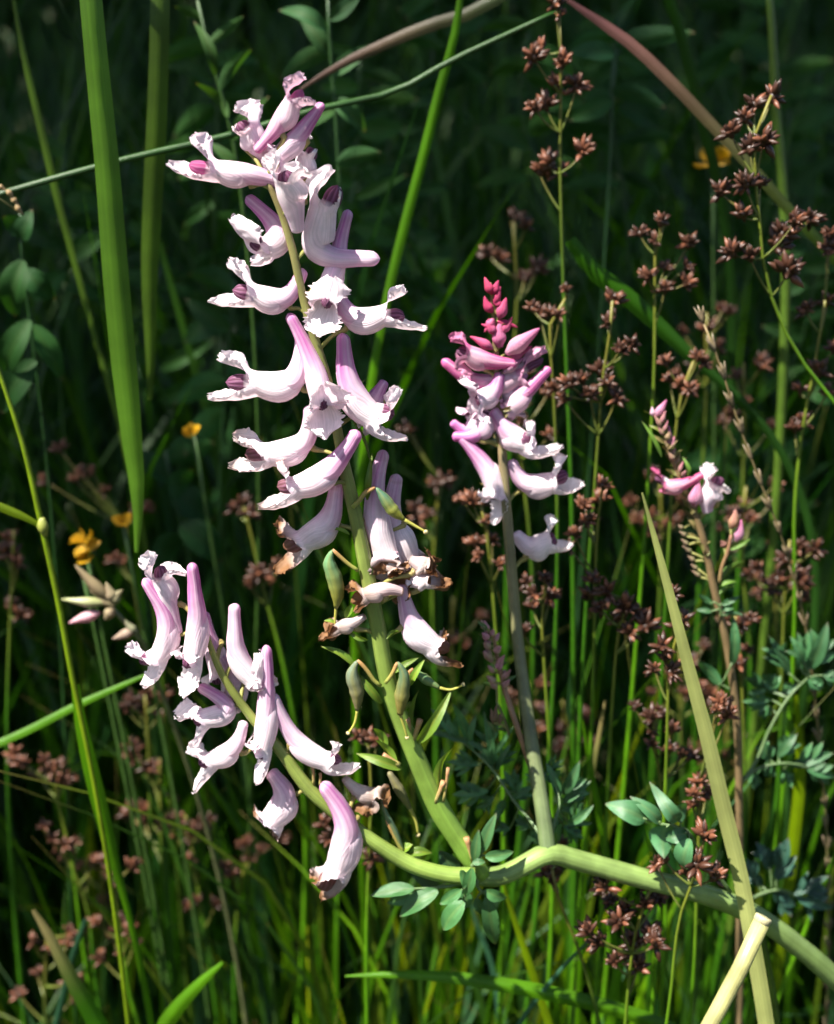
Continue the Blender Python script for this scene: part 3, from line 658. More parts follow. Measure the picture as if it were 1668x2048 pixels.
leaf(plant2, Z8, [(1270, 820), (1330, 740), (1400, 580), (1480, 450), (1560, 370)], (Y3, Y3+.01), [((1480, 360), (1398, 195), 64), ((1520, 335), (1562, 178), 76), ((1560, 335), (1645, 145), 96), ((1560, 372), (1625, 418), 72), ((1400, 432), (1288, 365), 72), ((1420, 432), (1388, 345), 62), ((1400, 462), (1278, 472), 52), ((1382, 482), (1368, 548), 50), ((1440, 442), (1515, 398), 44), ((1620, 360), (1700, 380), 60), ((1540, 300), (1490, 200), 60)], colA=MG2, lobes=True)
leaf(plant2, Z8, [(1270, 830), (1330, 765), (1440, 735), (1550, 745)], (Y3, Y3+.006), [((1400, 722), (1358, 635), 64), ((1430, 705), (1510, 610), 62), ((1490, 742), (1668, 688), 72), ((1550, 752), (1675, 792), 66), ((1450, 762), (1492, 832), 52), ((1332, 770), (1330, 845), 52), ((1400, 735), (1385, 800), 48)], colA=MG2, lobes=True)
leaf(plant2, Z8, [(1272, 1330), (1330, 1300), (1420, 1270), (1510, 1295)], (Y3, Y3+.004), [((1400, 1182), (1348, 1072), 96), ((1430, 1175), (1475, 1055), 86), ((1420, 1222), (1508, 1125), 86), ((1500, 1292), (1645, 1208), 62), ((1510, 1300), (1675, 1352), 66), ((1420, 1270), (1485, 1375), 86), ((1332, 1222), (1300, 1140), 66), ((1360, 1250), (1310, 1190), 60)], colA=(0.05, .13, .09), lobes=True)

# ------------------------------------------------------------------ grass blades and stalks
def blade_mb(pts, wid, colfn, n=26, nv=5, fold=.35, roll=0.0, seed=0, wav=.12):
    """pts: world points root->tip, wid in metres along"""
    mb = MB(); ps = spline(pts, n)
    T = [(ps[min(i+1, n-1)]-ps[max(i-1, 0)]).normalized() for i in range(n)]
    ref = None
    def frame(i):
        t = T[i]; vw = (ps[i]-CAM).normalized(); s = t.cross(vw)
        s = s.normalized() if s.length > 1e-3 else V3((1, 0, 0))
        u = s.cross(t).normalized(); ro = roll+.25*math.sin(i*.13+seed)
        return s*math.cos(ro)+u*math.sin(ro), u*math.cos(ro)-s*math.sin(ro)
    fr = [frame(i) for i in range(n)]
    def fn(i, j):
        t = i/(n-1); uu = j/(nv-1)*2-1; w = lerp_list(wid, t)*.5
        s, u = fr[i]
        wob = 1+wav*mnoise.noise(V3((t*9, seed*3.7, 1)))
        p = ps[i]+s*w*uu*wob+u*abs(uu)*w*fold
        c = colfn(t, uu)
        return p, c
    mb.grid(n, nv, fn); return mb
GC = {'mid': (0.045, 0.14, 0.014), 'lite': (0.10, 0.25, 0.022), 'yel': (0.18, 0.27, 0.025), 'pale': (0.40, 0.43, 0.17), 'dark': (0.028, 0.08, 0.016), 'mauve': (0.16, 0.095, 0.075), 'pink': (0.22, 0.10, 0.10), 'olive': (0.085, 0.15, 0.025), 'blue': (0.05, 0.13, 0.07), 'straw': (0.36, 0.29, 0.14), 'broad': (0.12, 0.24, 0.04), 'rust': (0.16, 0.08, 0.025)}
def down_to_ground(q, dx=0, dy=0): return V3((q.x+dx, q.y+dy, -0.01))
def blade(name, px_pts, Y, widths, col, label, cat='grass', group=None, tipcol=None, ground='end', via=None, fold=.35, roll=0.0, n=30, dx=0, dy=.02, round_=False, wav=.12, fade=1.3, **kw):
    """px_pts listed tip first; after the last point it goes on to the ground"""
    k = len(px_pts); Ys = Y if isinstance(Y, (list, tuple)) else [Y]*k
    pts = [P(p[0], p[1], Ys[i]) for i, p in enumerate(px_pts)]
    w = [widths[min(i, len(widths)-1)]*pxm(pts[i]) for i in range(k)]
    vis = sum((pts[i+1]-pts[i]).length for i in range(k-1))
    if via:
        for q in via: pts.append(V3(q)); w.append(w[-1])
    last = pts[-1]
    if last.z > 0:
        pts.append(V3((last.x+dx*.3, last.y+dy*.5, last.z*.45))); pts.append(down_to_ground(last, dx, dy)); w += [w[-1]*.9, w[-1]*.8]
    # width by arc length
    Ls = [0.0]
    for i in range(len(pts)-1): Ls.append(Ls[-1]+(pts[i+1]-pts[i]).length)
    m = 40; wid = []
    for i in range(m):
        s = Ls[-1]*i/(m-1); j = 0
        while j < len(pts)-2 and s > Ls[j+1]: j += 1
        wid.append(mix(w[j], w[j+1], (s-Ls[j])/max(1e-9, Ls[j+1]-Ls[j])))
    c0 = GC[col]; c1 = GC[tipcol] if tipcol else c0; fv = vis/Ls[-1]
    cf = lambda t, uu: cmix(c1, c0, sm(t/max(.05, fv)*fade)) if abs(uu) > .05 or round_ else tuple(1.15*x for x in cmix(c1, c0, sm(t/max(.05, fv)*fade)))
    nn = int(n*max(1, Ls[-1]/max(vis, 1e-4))*.8); nn = min(max(nn, n), 90)
    if round_:
        mb = MB(); ps = spline(pts, nn); mb.tube(ps, [lerp_list(wid, i/(nn-1))*.5 for i in range(nn)], lambda t, a: cf(t, 1), 8)
        return mk(name, mb, kw.get('mat', M_STEM), None, origin=ps[-1], label=label, cat=cat, group=group)
    mb = blade_mb(pts, wid, cf, n=nn, fold=fold, roll=roll, seed=len(ORG) % 97, wav=wav)
    return mk(name, mb, M_GRASS, None, origin=pts[-1].copy(), label=label, cat=cat, group=group)

# broad blades at the left
lf = P(60, -420, .07)
blade('grass_plant', [(273, 1105), (276, 1010), (262, 860), (248, 720), (232, 540), (216, 330), (196, 130), (182, -20)], .055, [8, 26, 44, 52, 52, 50, 48, 46], 'broad', 'broad upright mid-green leaf blade with its narrow tip hanging down', via=[tuple(P(165, -200, .06)), tuple(P(90, -420, .075)), tuple(P(-120, -420, .09)), tuple(P(-330, 300, .11))], dx=-.02, wav=.05)
blade('grass_plant', [(300, 800), (302, 700), (300, 560), (306, 420), (315, 250), (320, 100), (322, -20)], .10, [10, 22, 34, 40, 42, 40, 40], 'olive', 'broad olive blade hanging behind the broadest mid-green one', via=[tuple(P(320, -200, .11)), tuple(P(250, -380, .13)), tuple(P(20, -350, .15)), tuple(P(-250, 400, .17))], dx=-.02, wav=.05)
blade('grass_stalk', [(1115, 22), (1000, 75), (900, 122), (800, 178), (640, 217), (450, 272), (260, 316), (0, 388)], [.10, .10, .10, .10, .095, .09, .085, .08], [9, 11, 12, 13, 13, 13, 13, 13], 'dark', 'long thin grey-green stalk lying almost level across the broad blades', via=[tuple(P(-200, 450, .08)), tuple(P(-420, 900, .09))], round_=True, cat='stalk')
blade('grass_plant', [(600, 180), (680, 130), (770, 88), (860, 50), (940, 26), (1010, -14)], .13, [6, 18, 24, 26, 26, 26], 'dark', 'brownish mauve blade slanting down behind the tallest pink flower spike', via=[tuple(P(1120, -90, .14)), tuple(P(1250, -120, .16)), tuple(P(1420, 300, .19))], tipcol='mauve', fade=.7)
blade('grass_plant', [(1120, -10), (1180, 30), (1260, 85), (1340, 160), (1430, 255), (1500, 330), (1580, 420), (1690, 540)], .12, [6, 20, 24, 25, 24, 22, 22, 22], 'olive', 'arching olive blade with a pinkish end behind the brown rushes', tipcol='pink', fade=1.0, via=[tuple(P(1850, 800, .13))], dx=.02)
blade('grass_plant', [(925, -40), (912, 60), (880, 180), (845, 320), (812, 440), (782, 560), (765, 640)], .12, [12, 17, 20, 21, 20, 18, 16], 'lite', 'slim bright green blade leaning away behind the main flower spike', dx=-.03)
blade('grass_plant', [(28, 0), (52, 130), (80, 250), (115, 400), (150, 530), (190, 680), (230, 820)], .14, [8, 12, 14, 14, 13, 12, 12], 'olive', 'slender olive stalk slanting behind the broadest blade', dx=.04)
blade('grass_plant', [(1140, 480), (1190, 545), (1260, 600), (1330, 665), (1400, 730), (1470, 790)], .11, [24, 36, 38, 32, 24, 16], 'dark', 'broad dull green blade slanting down between the brown rush heads', dx=.02, tipcol='mid', fade=.9)  # darkness is put into the colour towards the blade's lower end
blade('grass_stalk', [(1536, -40), (1545, 80), (1552, 220), (1566, 380), (1572, 540), (1568, 700)], .15, [14, 17, 19, 20, 20, 20], 'olive', 'straight yellowish stalk rising behind the dark brown rush head', round_=True, cat='stalk')
blade('grass_plant', [(150, 1370), (160, 1440), (182, 1540), (205, 1630), (229, 1725), (250, 1800)], .05, [16, 22, 30, 30, 22, 14], 'lite', 'light green sheathing blade below the brown-noded stalk', dx=.02)
g = blade('grass_stalk', [(-20, 690), (2, 755), (46, 890), (82, 1045), (112, 1180), (148, 1370), (175, 1500)], .045, [8, 9, 11, 13, 13, 12, 10], 'yel', 'thin yellow-green stalk with a swollen node and short side leaf', round_=True, cat='stalk', dx=.02)
mb = blade_mb([P(86, 1055, .045), P(60, 1040, .044), P(0, 1014, .043), P(-90, 975, .043)], [0.0011, .0021, .0021, .0008], lambda t, u: GC['yel'], n=12); mk('side_leaf', mb, M_GRASS, g)
mb = MB(); mb.tube(spline([P(83, 1035, .045), P(86, 1054, .0445), P(90, 1072, .045)], 8), [pxm(P(86, 1054, .045))*k for k in (6, 8, 10.5, 11.5, 11, 9, 7, 6)], lambda t, a: (0.30, .33, .08), 9); mk('node', mb, M_STEM, g)
blade('grass_plant', [(310, 1342), (240, 1372), (150, 1412), (60, 1458), (0, 1485), (-120, 1530)], .07, [4, 11, 15, 16, 16, 14], 'lite', 'bright green thin blade bent down beside the light green sheathing blade', via=[tuple(P(-250, 1640, .08))], dx=-.02)
blade('grass_plant', [(1284, 985), (1310, 1080), (1342, 1200), (1378, 1340), (1415, 1480), (1448, 1620), (1478, 1740), (1505, 1880), (1535, 2060)], [.012, .012, .012, .011, .010, .008, .006, .002, -.004], [4, 13, 20, 26, 30, 32, 32, 33, 33], 'pale', 'long pale yellow-green reed leaf standing in front of the stems', fold=.25, dx=.02, dy=-.01, wav=.04)
# cut straw stalk with an open end
q0, q1 = P(1527, 1836, -.012), P(1400, 2085, -.022)
qd = (q1-q0).normalized(); qg = q1+qd*((q1.z+.01)/-qd.z)
cs = thing('cut_stalk', V3((qg.x, qg.y, 0)), 'pale cut straw-coloured stalk with a flat severed end', 'stalk')
mb = MB(); w0 = pxm(q0)*17; ps = spline([q0, mix(q0, q1, .5)+V3((.0006, 0, 0)), q1, qg], 40)
mb.tube(ps, [w0]*40, lambda t, a: (0.52, .50, .22), 14); mk('straw', mb, M_STEM, cs)
mb = MB(); dd = (q0-q1).normalized(); mb.tube([q0-dd*.0012, q0, q0+dd*.0003, q0+dd*.0004], [w0*1.02, w0*1.05, w0*1.02, w0*.8], lambda t, a: (0.72, .66, .40), 14); mk('cut_end', mb, M_STEM, cs)
blade('grass_plant', [(690, 1952), (790, 1948), (900, 1954), (1010, 1970), (1110, 1990), (1210, 2014), (1320, 2050)], .03, [4, 14, 22, 28, 30, 30, 28], 'lite', 'bright green blade lying nearly level below the leafy fork', via=[tuple(P(1480, 2150, .035))], fold=.6, dx=.03)
blade('grass_plant', [(1000, 1745), (1016, 1800), (1042, 1880), (1068, 1960), (1100, 2060)], .04, [3, 9, 14, 17, 17], 'yel', 'narrow yellow-green blade leaning below the fork of the stems', dx=.02)
blade('grass_plant', [(940, 1790), (950, 1840), (980, 1920), (1000, 2060)], .09, [3, 8, 10, 10], 'blue', 'thin bluish shaded blade under the glaucous leaflets')
blade('grass_plant', [(445, 1925), (400, 1965), (350, 2020), (310, 2080)], .05, [6, 22, 34, 38], 'lite', 'broad light blade cut by the bottom beside dark rush heads', dx=-.04, fold=.5)
blade('grass_plant', [(66, 1820), (100, 1875), (140, 1950), (180, 2020), (215, 2080)], .05, [8, 20, 30, 36, 38], 'mid', 'dull green broad blade rising from below with a browned tip', tipcol='straw', dx=.03, fold=.4)
blade('grass_plant', [(172, 1838), (150, 1900), (130, 1980), (110, 2060)], .08, [8, 14, 16, 14], 'blue', 'greyish thin blade crossing the browned blade')
blade('grass_plant', [(1190, 1870), (1130, 1930), (1080, 1990), (1030, 2060)], .03, [3, 8, 10, 10], 'blue', 'fine blue-green blade leaning towards the cut stalk', dx=-.02)
blade('grass_plant', [(1258, 1880), (1240, 1930), (1225, 2000), (1215, 2060)], .055, [5, 20, 24, 24], 'lite', 'short glowing yellow-green blade below the big brown rush')
blade('grass_stalk', [(1515, 1830), (1530, 1900), (1545, 1980), (1556, 2060)], .02, [10, 13, 14, 14], 'olive', 'yellowish stem close beside the pale reed leaf at its foot', round_=True, cat='stalk')
blade('grass_plant', [(1590, 1390), (1600, 1500), (1585, 1700), (1560, 1900), (1540, 2060)], .09, [8, 22, 24, 22, 22], 'yel', 'sunlit yellow-green blade behind the blue-green leaf cluster')
blade('grass_plant', [(1210, 1400), (1196, 1480), (1182, 1560), (1170, 1680), (1166, 1800)], .07, [4, 10, 12, 12, 12], 'lite', 'thin green blade with a dry straw tip behind the stems', tipcol='straw')
blade('grass_plant', [(1165, 1440), (1182, 1540), (1205, 1660), (1222, 1800), (1232, 1950)], .06, [4, 12, 16, 17, 16], 'lite', 'clean bright green blade between the leafy stalk and brown rushes')
# dry grass ear
er = P(1410, 650, .06)
ear = thing('grass_ear', V3((P(1640, 1500, .075).x, .085, 0)), 'dry tan grass ear on a fine arching stalk beside the budding plant', 'grass')
ep = spline([P(1408, 648, .06), P(1440, 730, .06), P(1475, 840, .061), P(1515, 950, .062), P(1560, 1065, .064), P(1600, 1200, .068), P(1640, 1500, .075), V3((P(1640, 1500, .075).x, .085, -.01))], 70)
mb = MB(); mb.tube(ep, [.00028+.00016*(i/69) for i in range(70)], lambda t, a: cmix((0.30, .22, .11), (0.12, .16, .05), t*1.5), 6); mk('stalk', mb, M_STEM, ear)
for k in range(96):
    i = int(k*32/96); q = ep[i]; d = (ep[max(0, i-1)]-ep[i+1]).normalized(); sd = d.cross(V3((0, 1, 0))).normalized()*(1 if k % 2 else -1)
    mb = MB(); dirn = (d+sd*R.uniform(.05, .3)+V3((0, R.uniform(-.3, .3), 0))).normalized()
    mb.tube([q, q+dirn*.0013, q+dirn*.0032, q+dirn*.005], [.0002, .00045, .0004, .00008], lambda t, a: (0.36, .27, .15), 6); mk('spikelet', mb, M_BROWN, ear)

# ------------------------------------------------------------------ brown rushes
def capsule_mesh():
    mb = MB(); n = 6; L = 0.0027
    pr = [.25, .8, 1, .85, .5, .06]
    mb.tube([V3((0, 0, L*i/(n-1))) for i in range(n)], [.00056*k for k in pr], lambda t, a: cmix((0.085, .026, .012), (0.20, .075, .035), t), 6)
    out = []
    for k in range(5):
        c = [(.75, .7, .7), (1, 1, 1), (1.5, 1.4, 1.3), (2.4, 2.2, 2.0), (.5, .5, .5)][k]  # brown tones at random; the palest is a highlight put into the colour
        m2 = MB(); m2.v = mb.v; m2.f = mb.f; m2.uv = mb.uv; m2.c = [tuple(q[i]*c[i] for i in range(3)) for q in mb.c]
        me = meshdata('capsule', m2, V3((0, 0, 0))); me.materials.append(M_BROWN); out.append((me, m2))
    return out
CAPS = capsule_mesh()
TONE = {0: (0, 1, 1, 2, 2, 3, 4), 1: (4, 4, 0, 0, 0, 1, 3), 2: (1, 2, 2, 2, 3, 3, 0), 3: (4, 0, 0, 1, 1, 2, 3)}
def head(parent, pos, size, r, detailed, up, tone=0):
    size *= r.uniform(.85, 1.2)
    n = r.randint(17, 23) if detailed else r.randint(13, 17)
    core = MB(); core.tube([pos-up*.0010*size, pos-up*.0002, pos+up*.0006*size, pos+up*.0010*size], [.0003*size, .0008*size, .0008*size, .0003*size], lambda t, a: (0.09, .035, .014), 7)
    dirs = []
    for k in range(n):
        d = (up*.75+rdir(r)).normalized(); dirs.append(d)
    if not detailed:
        for d in dirs:
            rot = d.to_track_quat('Z', 'Y').to_matrix(); _, src = CAPS[r.choice(TONE[tone])]; s = size*r.uniform(.65, 1.15); b = len(core.v)
            core.v += [rot @ (v*s)+pos+d*.0004*size for v in src.v]; core.c += src.c; core.uv += src.uv; core.f += [tuple(b+i for i in f) for f in src.f]
    o = mk('flower_head', core, M_BROWN, parent, origin=pos)
    if detailed:
        for d in dirs:
            me, _ = CAPS[r.choice(TONE[tone])]
            c = bpy.data.objects.new('capsule', me); COL.objects.link(c); c.parent = o
            c.rotation_mode = 'QUATERNION'; c.rotation_quaternion = d.to_track_quat('Z', 'Y')
            c.location = d*.0004*size; s = size*r.uniform(.6, 1.2); c.scale = (s*r.uniform(.8, 1.2), s, s)
def rush(stem_px, heads, Y, label, size=1.0, detailed=False, seed=0, col='olive', group=None, jit=.004):
    r = random.Random(seed); tone = {1: 1, 15: 1, 12: 1, 18: 1, 2: 2, 8: 2, 23: 2}.get(seed, seed % 4)
    top = [P(x, y, Y) for x, y in stem_px]
    basep = top[-1]; base = V3((basep.x+r.uniform(-.02, .02), basep.y+r.uniform(0, .03), 0))
    t = thing('rush', base, label, 'rush', group)
    pts = top+[V3((mix(basep.x, base.x, .5), mix(basep.y, base.y, .5), basep.z*.5)), base-V3((0, 0, .01))]
    ps = spline(pts, 60); mb = MB(); w = pxm(ps[0])
    mb.tube(ps, [w*mix(3.0, 6.5, sm(i/22)) for i in range(60)], lambda k, a: cmix((0.20, .18, .04), GC[{'yel': 'lite', 'olive': 'mid'}.get(col, col)], k*7), 7)
    mk('stalk', mb, M_STEM, t)
    for h in heads:
        hx, hy = h[0], h[1]; s = (h[2] if len(h) > 2 else 1.0)*size
        pos = P(hx, hy, Y+r.uniform(-jit, jit))
        tgt = pos+V3((0, 0, -(35+30*r.random())*w))
        near = min(ps[:40], key=lambda q: (q-tgt).length+(0 if q.z < pos.z else .02))
        br = MB(); md = mix(near, pos, .5)+V3((0, 0, -6*w))
        br.tube(spline([near, md, pos], 8), [w*mix(2.8, 1.7, i/7) for i in range(8)], lambda k, a: cmix((0.14, .20, .04), (0.16, .12, .04), k), 6)
        mk('branch', br, M_STEM, t)
        up = ((pos-md).normalized()+V3((0, 0, .5))).normalized()
        head(t, pos, s, r, detailed, up, tone)
    return t
rush([(1543, 190), (1512, 260), (1510, 340), (1518, 430), (1528, 530), (1560, 640), (1610, 730), (1690, 830)], [(1545, 196), (1508, 212), (1490, 238), (1462, 268), (1527, 282), (1500, 300), (1440, 385, .9), (1492, 370, .8), (1520, 368, .8), (1485, 430), (1590, 445), (1565, 470), (1620, 440, .8), (1465, 508, 1.1), (1500, 515, .9), (1575, 545, 1.15), (1550, 490)], .07,
     'tall rush with dark purplish-brown spiky heads, beside the straight yellowish stalk', size=1.35, detailed=True, seed=1, col='lite')
rush([(1118, 20), (1122, 160), (1120, 300), (1124, 480), (1132, 700), (1140, 900)], [(1068, 116), (1082, 100, .8), (1125, 128), (1112, 172), (1154, 172), (1092, 212, 1.1), (1070, 218, .8), (1098, 330, 1.2), (1078, 345), (1165, 305, 1.1), (1120, 345), (1112, 8, .9), (1120, 30, .7)], .10,
     'tall slender rush with rusty orange heads in four tiers up its stalk', size=1.15, seed=2, col='mid', detailed=True)
rush([(1330, 440), (1312, 500), (1310, 600), (1308, 760), (1300, 900)], [(1322, 446), (1280, 468), (1310, 486), (1330, 536), (1296, 556, 1.1), (1372, 535), (1378, 490), (1330, 580), (1372, 568)], .09, 'small rush with open brown heads above the tan grass ear', size=1.05, seed=3, col='lite', detailed=True)
rush([(1135, 590), (1100, 650), (1105, 740), (1112, 900)], [(1132, 580, .8), (1066, 618), (1080, 628, .8), (1104, 632), (1120, 632, .8)], .085, 'little rush with four reddish heads beside the pink flower spike', size=1.0, seed=4, col='mid', detailed=True)
rush([(1225, 600), (1218, 680), (1205, 760), (1195, 900), (1180, 1100)], [(1225, 604, 1.1), (1216, 650, .9), (1265, 690, .9), (1240, 700), (1200, 745, 1.1), (1165, 762), (1140, 770, 1.1), (1130, 800), (1108, 778, .8), (1215, 765), (1232, 800), (1180, 790)], .075, 'bushy rush with russet heads between the pink spike and the tan grass ear', size=1.05, seed=5, col='olive', detailed=True)
rush([(1390, 715), (1365, 780), (1350, 880), (1340, 1050)], [(1396, 718, 1.1), (1332, 728), (1340, 760), (1380, 780), (1362, 775), (1405, 730, .8)], .085, 'rush with chestnut heads above the small pink budding spike', size=1.05, seed=6, col='olive', detailed=True)
rush([(1650, 600), (1635, 700), (1605, 860), (1590, 1000), (1590, 1200)], [(1655, 605), (1612, 620), (1662, 470), (1655, 500), (1640, 745, 1.1), (1655, 785, 1.1), (1600, 780, .9), (1605, 845, 1.2), (1590, 860), (1668, 700)], .09, 'rush with dark heads behind the lower end of the dry grass ear', size=1.1, seed=7, col='yel', detailed=True)
rush([(1205, 975), (1195, 1050), (1190, 1200), (1185, 1400)], [(1205, 972, 1.1), (1200, 1000, .9), (1165, 1015), (1172, 1045, .9), (1140, 1095), (1185, 1040, .8), (1150, 1070)], .06, 'rush with orange-brown heads beside the lowest white flower of the pink spike', size=1.0, seed=8, col='lite', detailed=True)
rush([(1095, 1150), (1085, 1220), (1090, 1350), (1100, 1500)], [(1090, 1160, 1.1), (1070, 1190, 1.2), (1100, 1195), (1055, 1165), (1065, 1215, .8), (1045, 1265)], .06, 'rush with tightly packed brown heads against the second flower stalk', size=1.0, seed=9, col='yel', detailed=True)
rush([(960, 1000), (975, 1080), (985, 1180), (1000, 1400)], [(945, 1005, 1.1), (965, 1010), (925, 1000, .8), (960, 1115), (985, 1080), (950, 1090), (1000, 1130), (975, 1045, .9)], .075, 'rush with ragged brown heads between the withered flowers and the second stalk', size=1.0, seed=10, col='lite', detailed=True)
rush([(1250, 1200), (1235, 1280), (1225, 1400), (1215, 1600)], [(1180, 1192), (1215, 1185, 1.1), (1250, 1215, 1.2), (1240, 1240), (1290, 1255, 1.2), (1260, 1265), (1200, 1215), (1190, 1160, .9), (1275, 1225)], .055, 'thick rusty rush between the second flower stalk and the pale reed leaf', size=1.15, seed=11, col='yel', detailed=True)
rush([(1365, 1235), (1340, 1330), (1335, 1450), (1330, 1600)], [(1368, 1240, 1.25), (1355, 1255), (1325, 1295, 1.2), (1340, 1345, 1.1), (1310, 1340), (1345, 1190, .9), (1330, 1320)], .035, 'dark spiky rush crossing the pale reed leaf', size=1.05, seed=12, col='yel', detailed=True)
rush([(1310, 1420), (1310, 1480), (1320, 1560), (1330, 1750)], [(1270, 1415, .9), (1305, 1435, 1.1), (1320, 1425), (1300, 1460), (1345, 1460), (1305, 1490, .9), (1340, 1500), (1380, 1515, 1.1), (1365, 1510)], .05, 'rush with small loose red-brown heads just beneath the thick rusty rush', size=1.0, seed=13, col='yel', detailed=True)
rush([(1400, 1560), (1400, 1620), (1395, 1720), (1390, 1900)], [(1400, 1565, 1.1), (1390, 1590), (1412, 1590), (1385, 1610), (1432, 1420, .9), (1455, 1430, 1.1), (1440, 1410)], .03, 'rush with dark heads hidden half behind the pale reed leaf', size=1.0, seed=14, col='yel', detailed=True)
rush([(1305, 1770), (1280, 1830), (1265, 1900), (1258, 1960), (1250, 2060)], [(1298, 1770, 1.15), (1315, 1795), (1290, 1810), (1210, 1775), (1222, 1805), (1250, 1820), (1180, 1865, 1.2), (1200, 1885), (1295, 1875, 1.3), (1270, 1890, 1.3), (1310, 1890, 1.1), (1230, 1925, 1.1), (1275, 1935, 1.2), (1250, 1915), (1240, 1845)], .012, 'dense chocolate-brown rush below the thick level stem', size=1.15, seed=15, col='yel', detailed=True)
rush([(1410, 1670), (1395, 1740), (1370, 1800), (1340, 2000)], [(1410, 1672, 1.25), (1392, 1730, 1.2), (1375, 1745), (1428, 1755, 1.1), (1330, 1720), (1315, 1730)], .004, 'rush with pale-tipped heads beside the curled blue-green leaf', size=1.1, seed=16, col='yel', detailed=True)
rush([(1105, 1740), (1115, 1790), (1150, 1880), (1200, 2050)], [(1095, 1748, 1.1), (1112, 1745), (1125, 1690, .9), (1108, 1765)], .03, 'small rush with reddish heads under the kink of the level stem', size=1.0, seed=17, col='olive', detailed=True)
rush([(1580, 1080), (1570, 1180), (1565, 1300), (1560, 1500)], [(1600, 1095), (1620, 1110), (1575, 1120), (1520, 1140, 1.2), (1555, 1160), (1600, 1160, 1.2), (1630, 1100), (1500, 1150), (1590, 1140), (1545, 1185), (1610, 1200)], .10, 'dark shaded rush behind the budding plant stalk', size=1.15, seed=18, col='olive')
rush([(1470, 1230), (1480, 1300), (1485, 1400), (1490, 1550)], [(1450, 1240), (1480, 1250, 1.1), (1495, 1300), (1478, 1330, 1.1), (1500, 1240)], .08, 'rush with brown heads partly hidden behind the budding stalk', size=1.0, seed=19, col='olive')
rush([(290, 1390), (295, 1460), (300, 1600), (310, 1800)], [(270, 1400, 1.2), (300, 1395, 1.2), (315, 1430), (285, 1425), (255, 1420), (325, 1395)], 0.145, 'rush with russet heads below the drooping side flower cluster', size=1.25, seed=20, col='mid')
rush([(485, 1000), (505, 1080), (525, 1170), (560, 1300), (590, 1450)], [(485, 1008, 1.2), (470, 1020), (500, 1030), (520, 1150, 1.2), (545, 1160), (500, 1170), (560, 1135)], 0.155, 'rush with dark heads behind the withered flowers of the main spike', size=1.2, seed=21, col='yel')
rush([(215, 1730), (230, 1800), (245, 1900), (260, 1990), (280, 2060)], [(215, 1745), (235, 1760, 1.1), (262, 1735, 1.1), (200, 1725), (198, 1848, 1.1), (240, 1840), (258, 1860), (225, 1870), (268, 1885, 1.1), (205, 1918, 1.2), (245, 1905)], 0.115, 'rush with small brown heads in tiers by the broad light blade', size=1.1, seed=22, col='yel')
rush([(105, 1530), (115, 1600), (140, 1700), (160, 1850)], [(80, 1555, 1.1), (105, 1540, 1.2), (125, 1535), (90, 1525), (120, 1565, 1.2), (30, 1510), (45, 1530), (135, 1555)], 0.130, 'faded pinkish-brown rush below the bent thin blade', size=1.2, seed=23, col='lite')
rush([(90, 1660), (130, 1710), (170, 1800), (190, 1950)], [(88, 1655), (105, 1680), (130, 1690, 1.1), (150, 1685), (120, 1705), (190, 1720), (180, 1735)], 0.130, 'greyish rush with washed-out heads below the faded one', size=1.1, seed=24, col='mid')
rush([(370, 1630), (385, 1700), (400, 1800), (430, 2000)], [(335, 1650, 1.1), (360, 1640, 1.1), (350, 1670), (400, 1655, 1.2), (420, 1640), (385, 1680), (380, 1720), (395, 1800), (430, 1810), (375, 1815)], 0.145, 'dark rush with scattered heads in the shade under the side flower cluster', size=1.15, seed=25, col='mid')
rush([(500, 1690), (480, 1780), (470, 1900), (470, 2050)], [(490, 1690, 1.3), (520, 1700), (450, 1735, 1.2), (465, 1750), (500, 1720), (560, 1680)], 0.155, 'shaded rush behind the drooping lowest flower of the side cluster', size=1.2, seed=26, col='olive')
rush([(735, 1490), (742, 1560), (740, 1660), (735, 1800)], [(735, 1478, 1.2), (755, 1485, 1.1), (715, 1475), (700, 1640, 1.1), (660, 1680), (740, 1690, 1.1), (745, 1720), (650, 1650)], .05, 'rush with red-brown heads between the two green flower stalks', size=1.1, seed=27, col='yel')
rush([(28, 1060), (25, 1130), (20, 1250), (15, 1400)], [(20, 1080, 1.2), (25, 1110, 1.2), (35, 1130), (40, 1230, 1.1), (20, 1215, 1.1), (10, 1100)], 0.140, 'rush with dull pinkish heads near the node of the thin stalk', size=1.2, seed=28, col='mid')
rush([(880, 960), (872, 1040), (865, 1150), (870, 1350)], [(885, 965, 1.3), (872, 970), (835, 1020, 1.2), (855, 1030), (810, 855), (822, 862, .9), (840, 1040)], 0.185, 'rush with russet heads standing back between the two flower spikes', size=1.25, seed=29, col='mid')
rush([(300, 1200), (270, 1130), (250, 1050), (280, 1250), (300, 1400)][2:], [(150, 960), (165, 945), (185, 945), (95, 965), (210, 985), (230, 1120), (245, 1125), (270, 1015), (290, 1020), (120, 900)], 0.185, 'sparse dark rush behind the tip of the broadest blade', size=1.2, seed=30, col='dark')
# more rushes standing further back
rr_ = random.Random(77)
for k in range(15):
    x = rr_.uniform(880, 1640) if k < 12 else rr_.uniform(20, 800); y = rr_.uniform(350, 1500) if k < 12 else rr_.uniform(1250, 1900)
    hs = [(x+rr_.uniform(-60, 60), y+rr_.uniform(-20, 130), rr_.uniform(.8, 1.2)) for _ in range(rr_.randint(5, 9))]
    rush([(x, y), (x+rr_.uniform(-8, 8), y+120), (x+rr_.uniform(-15, 25), y+320)], hs, rr_.uniform(.12, .24), 'shaded rush with small brown heads standing far back in the grass', size=1.25, seed=100+k, col=rr_.choice(['mid', 'olive', 'dark']), group='rushes far back in the shade', jit=.01)

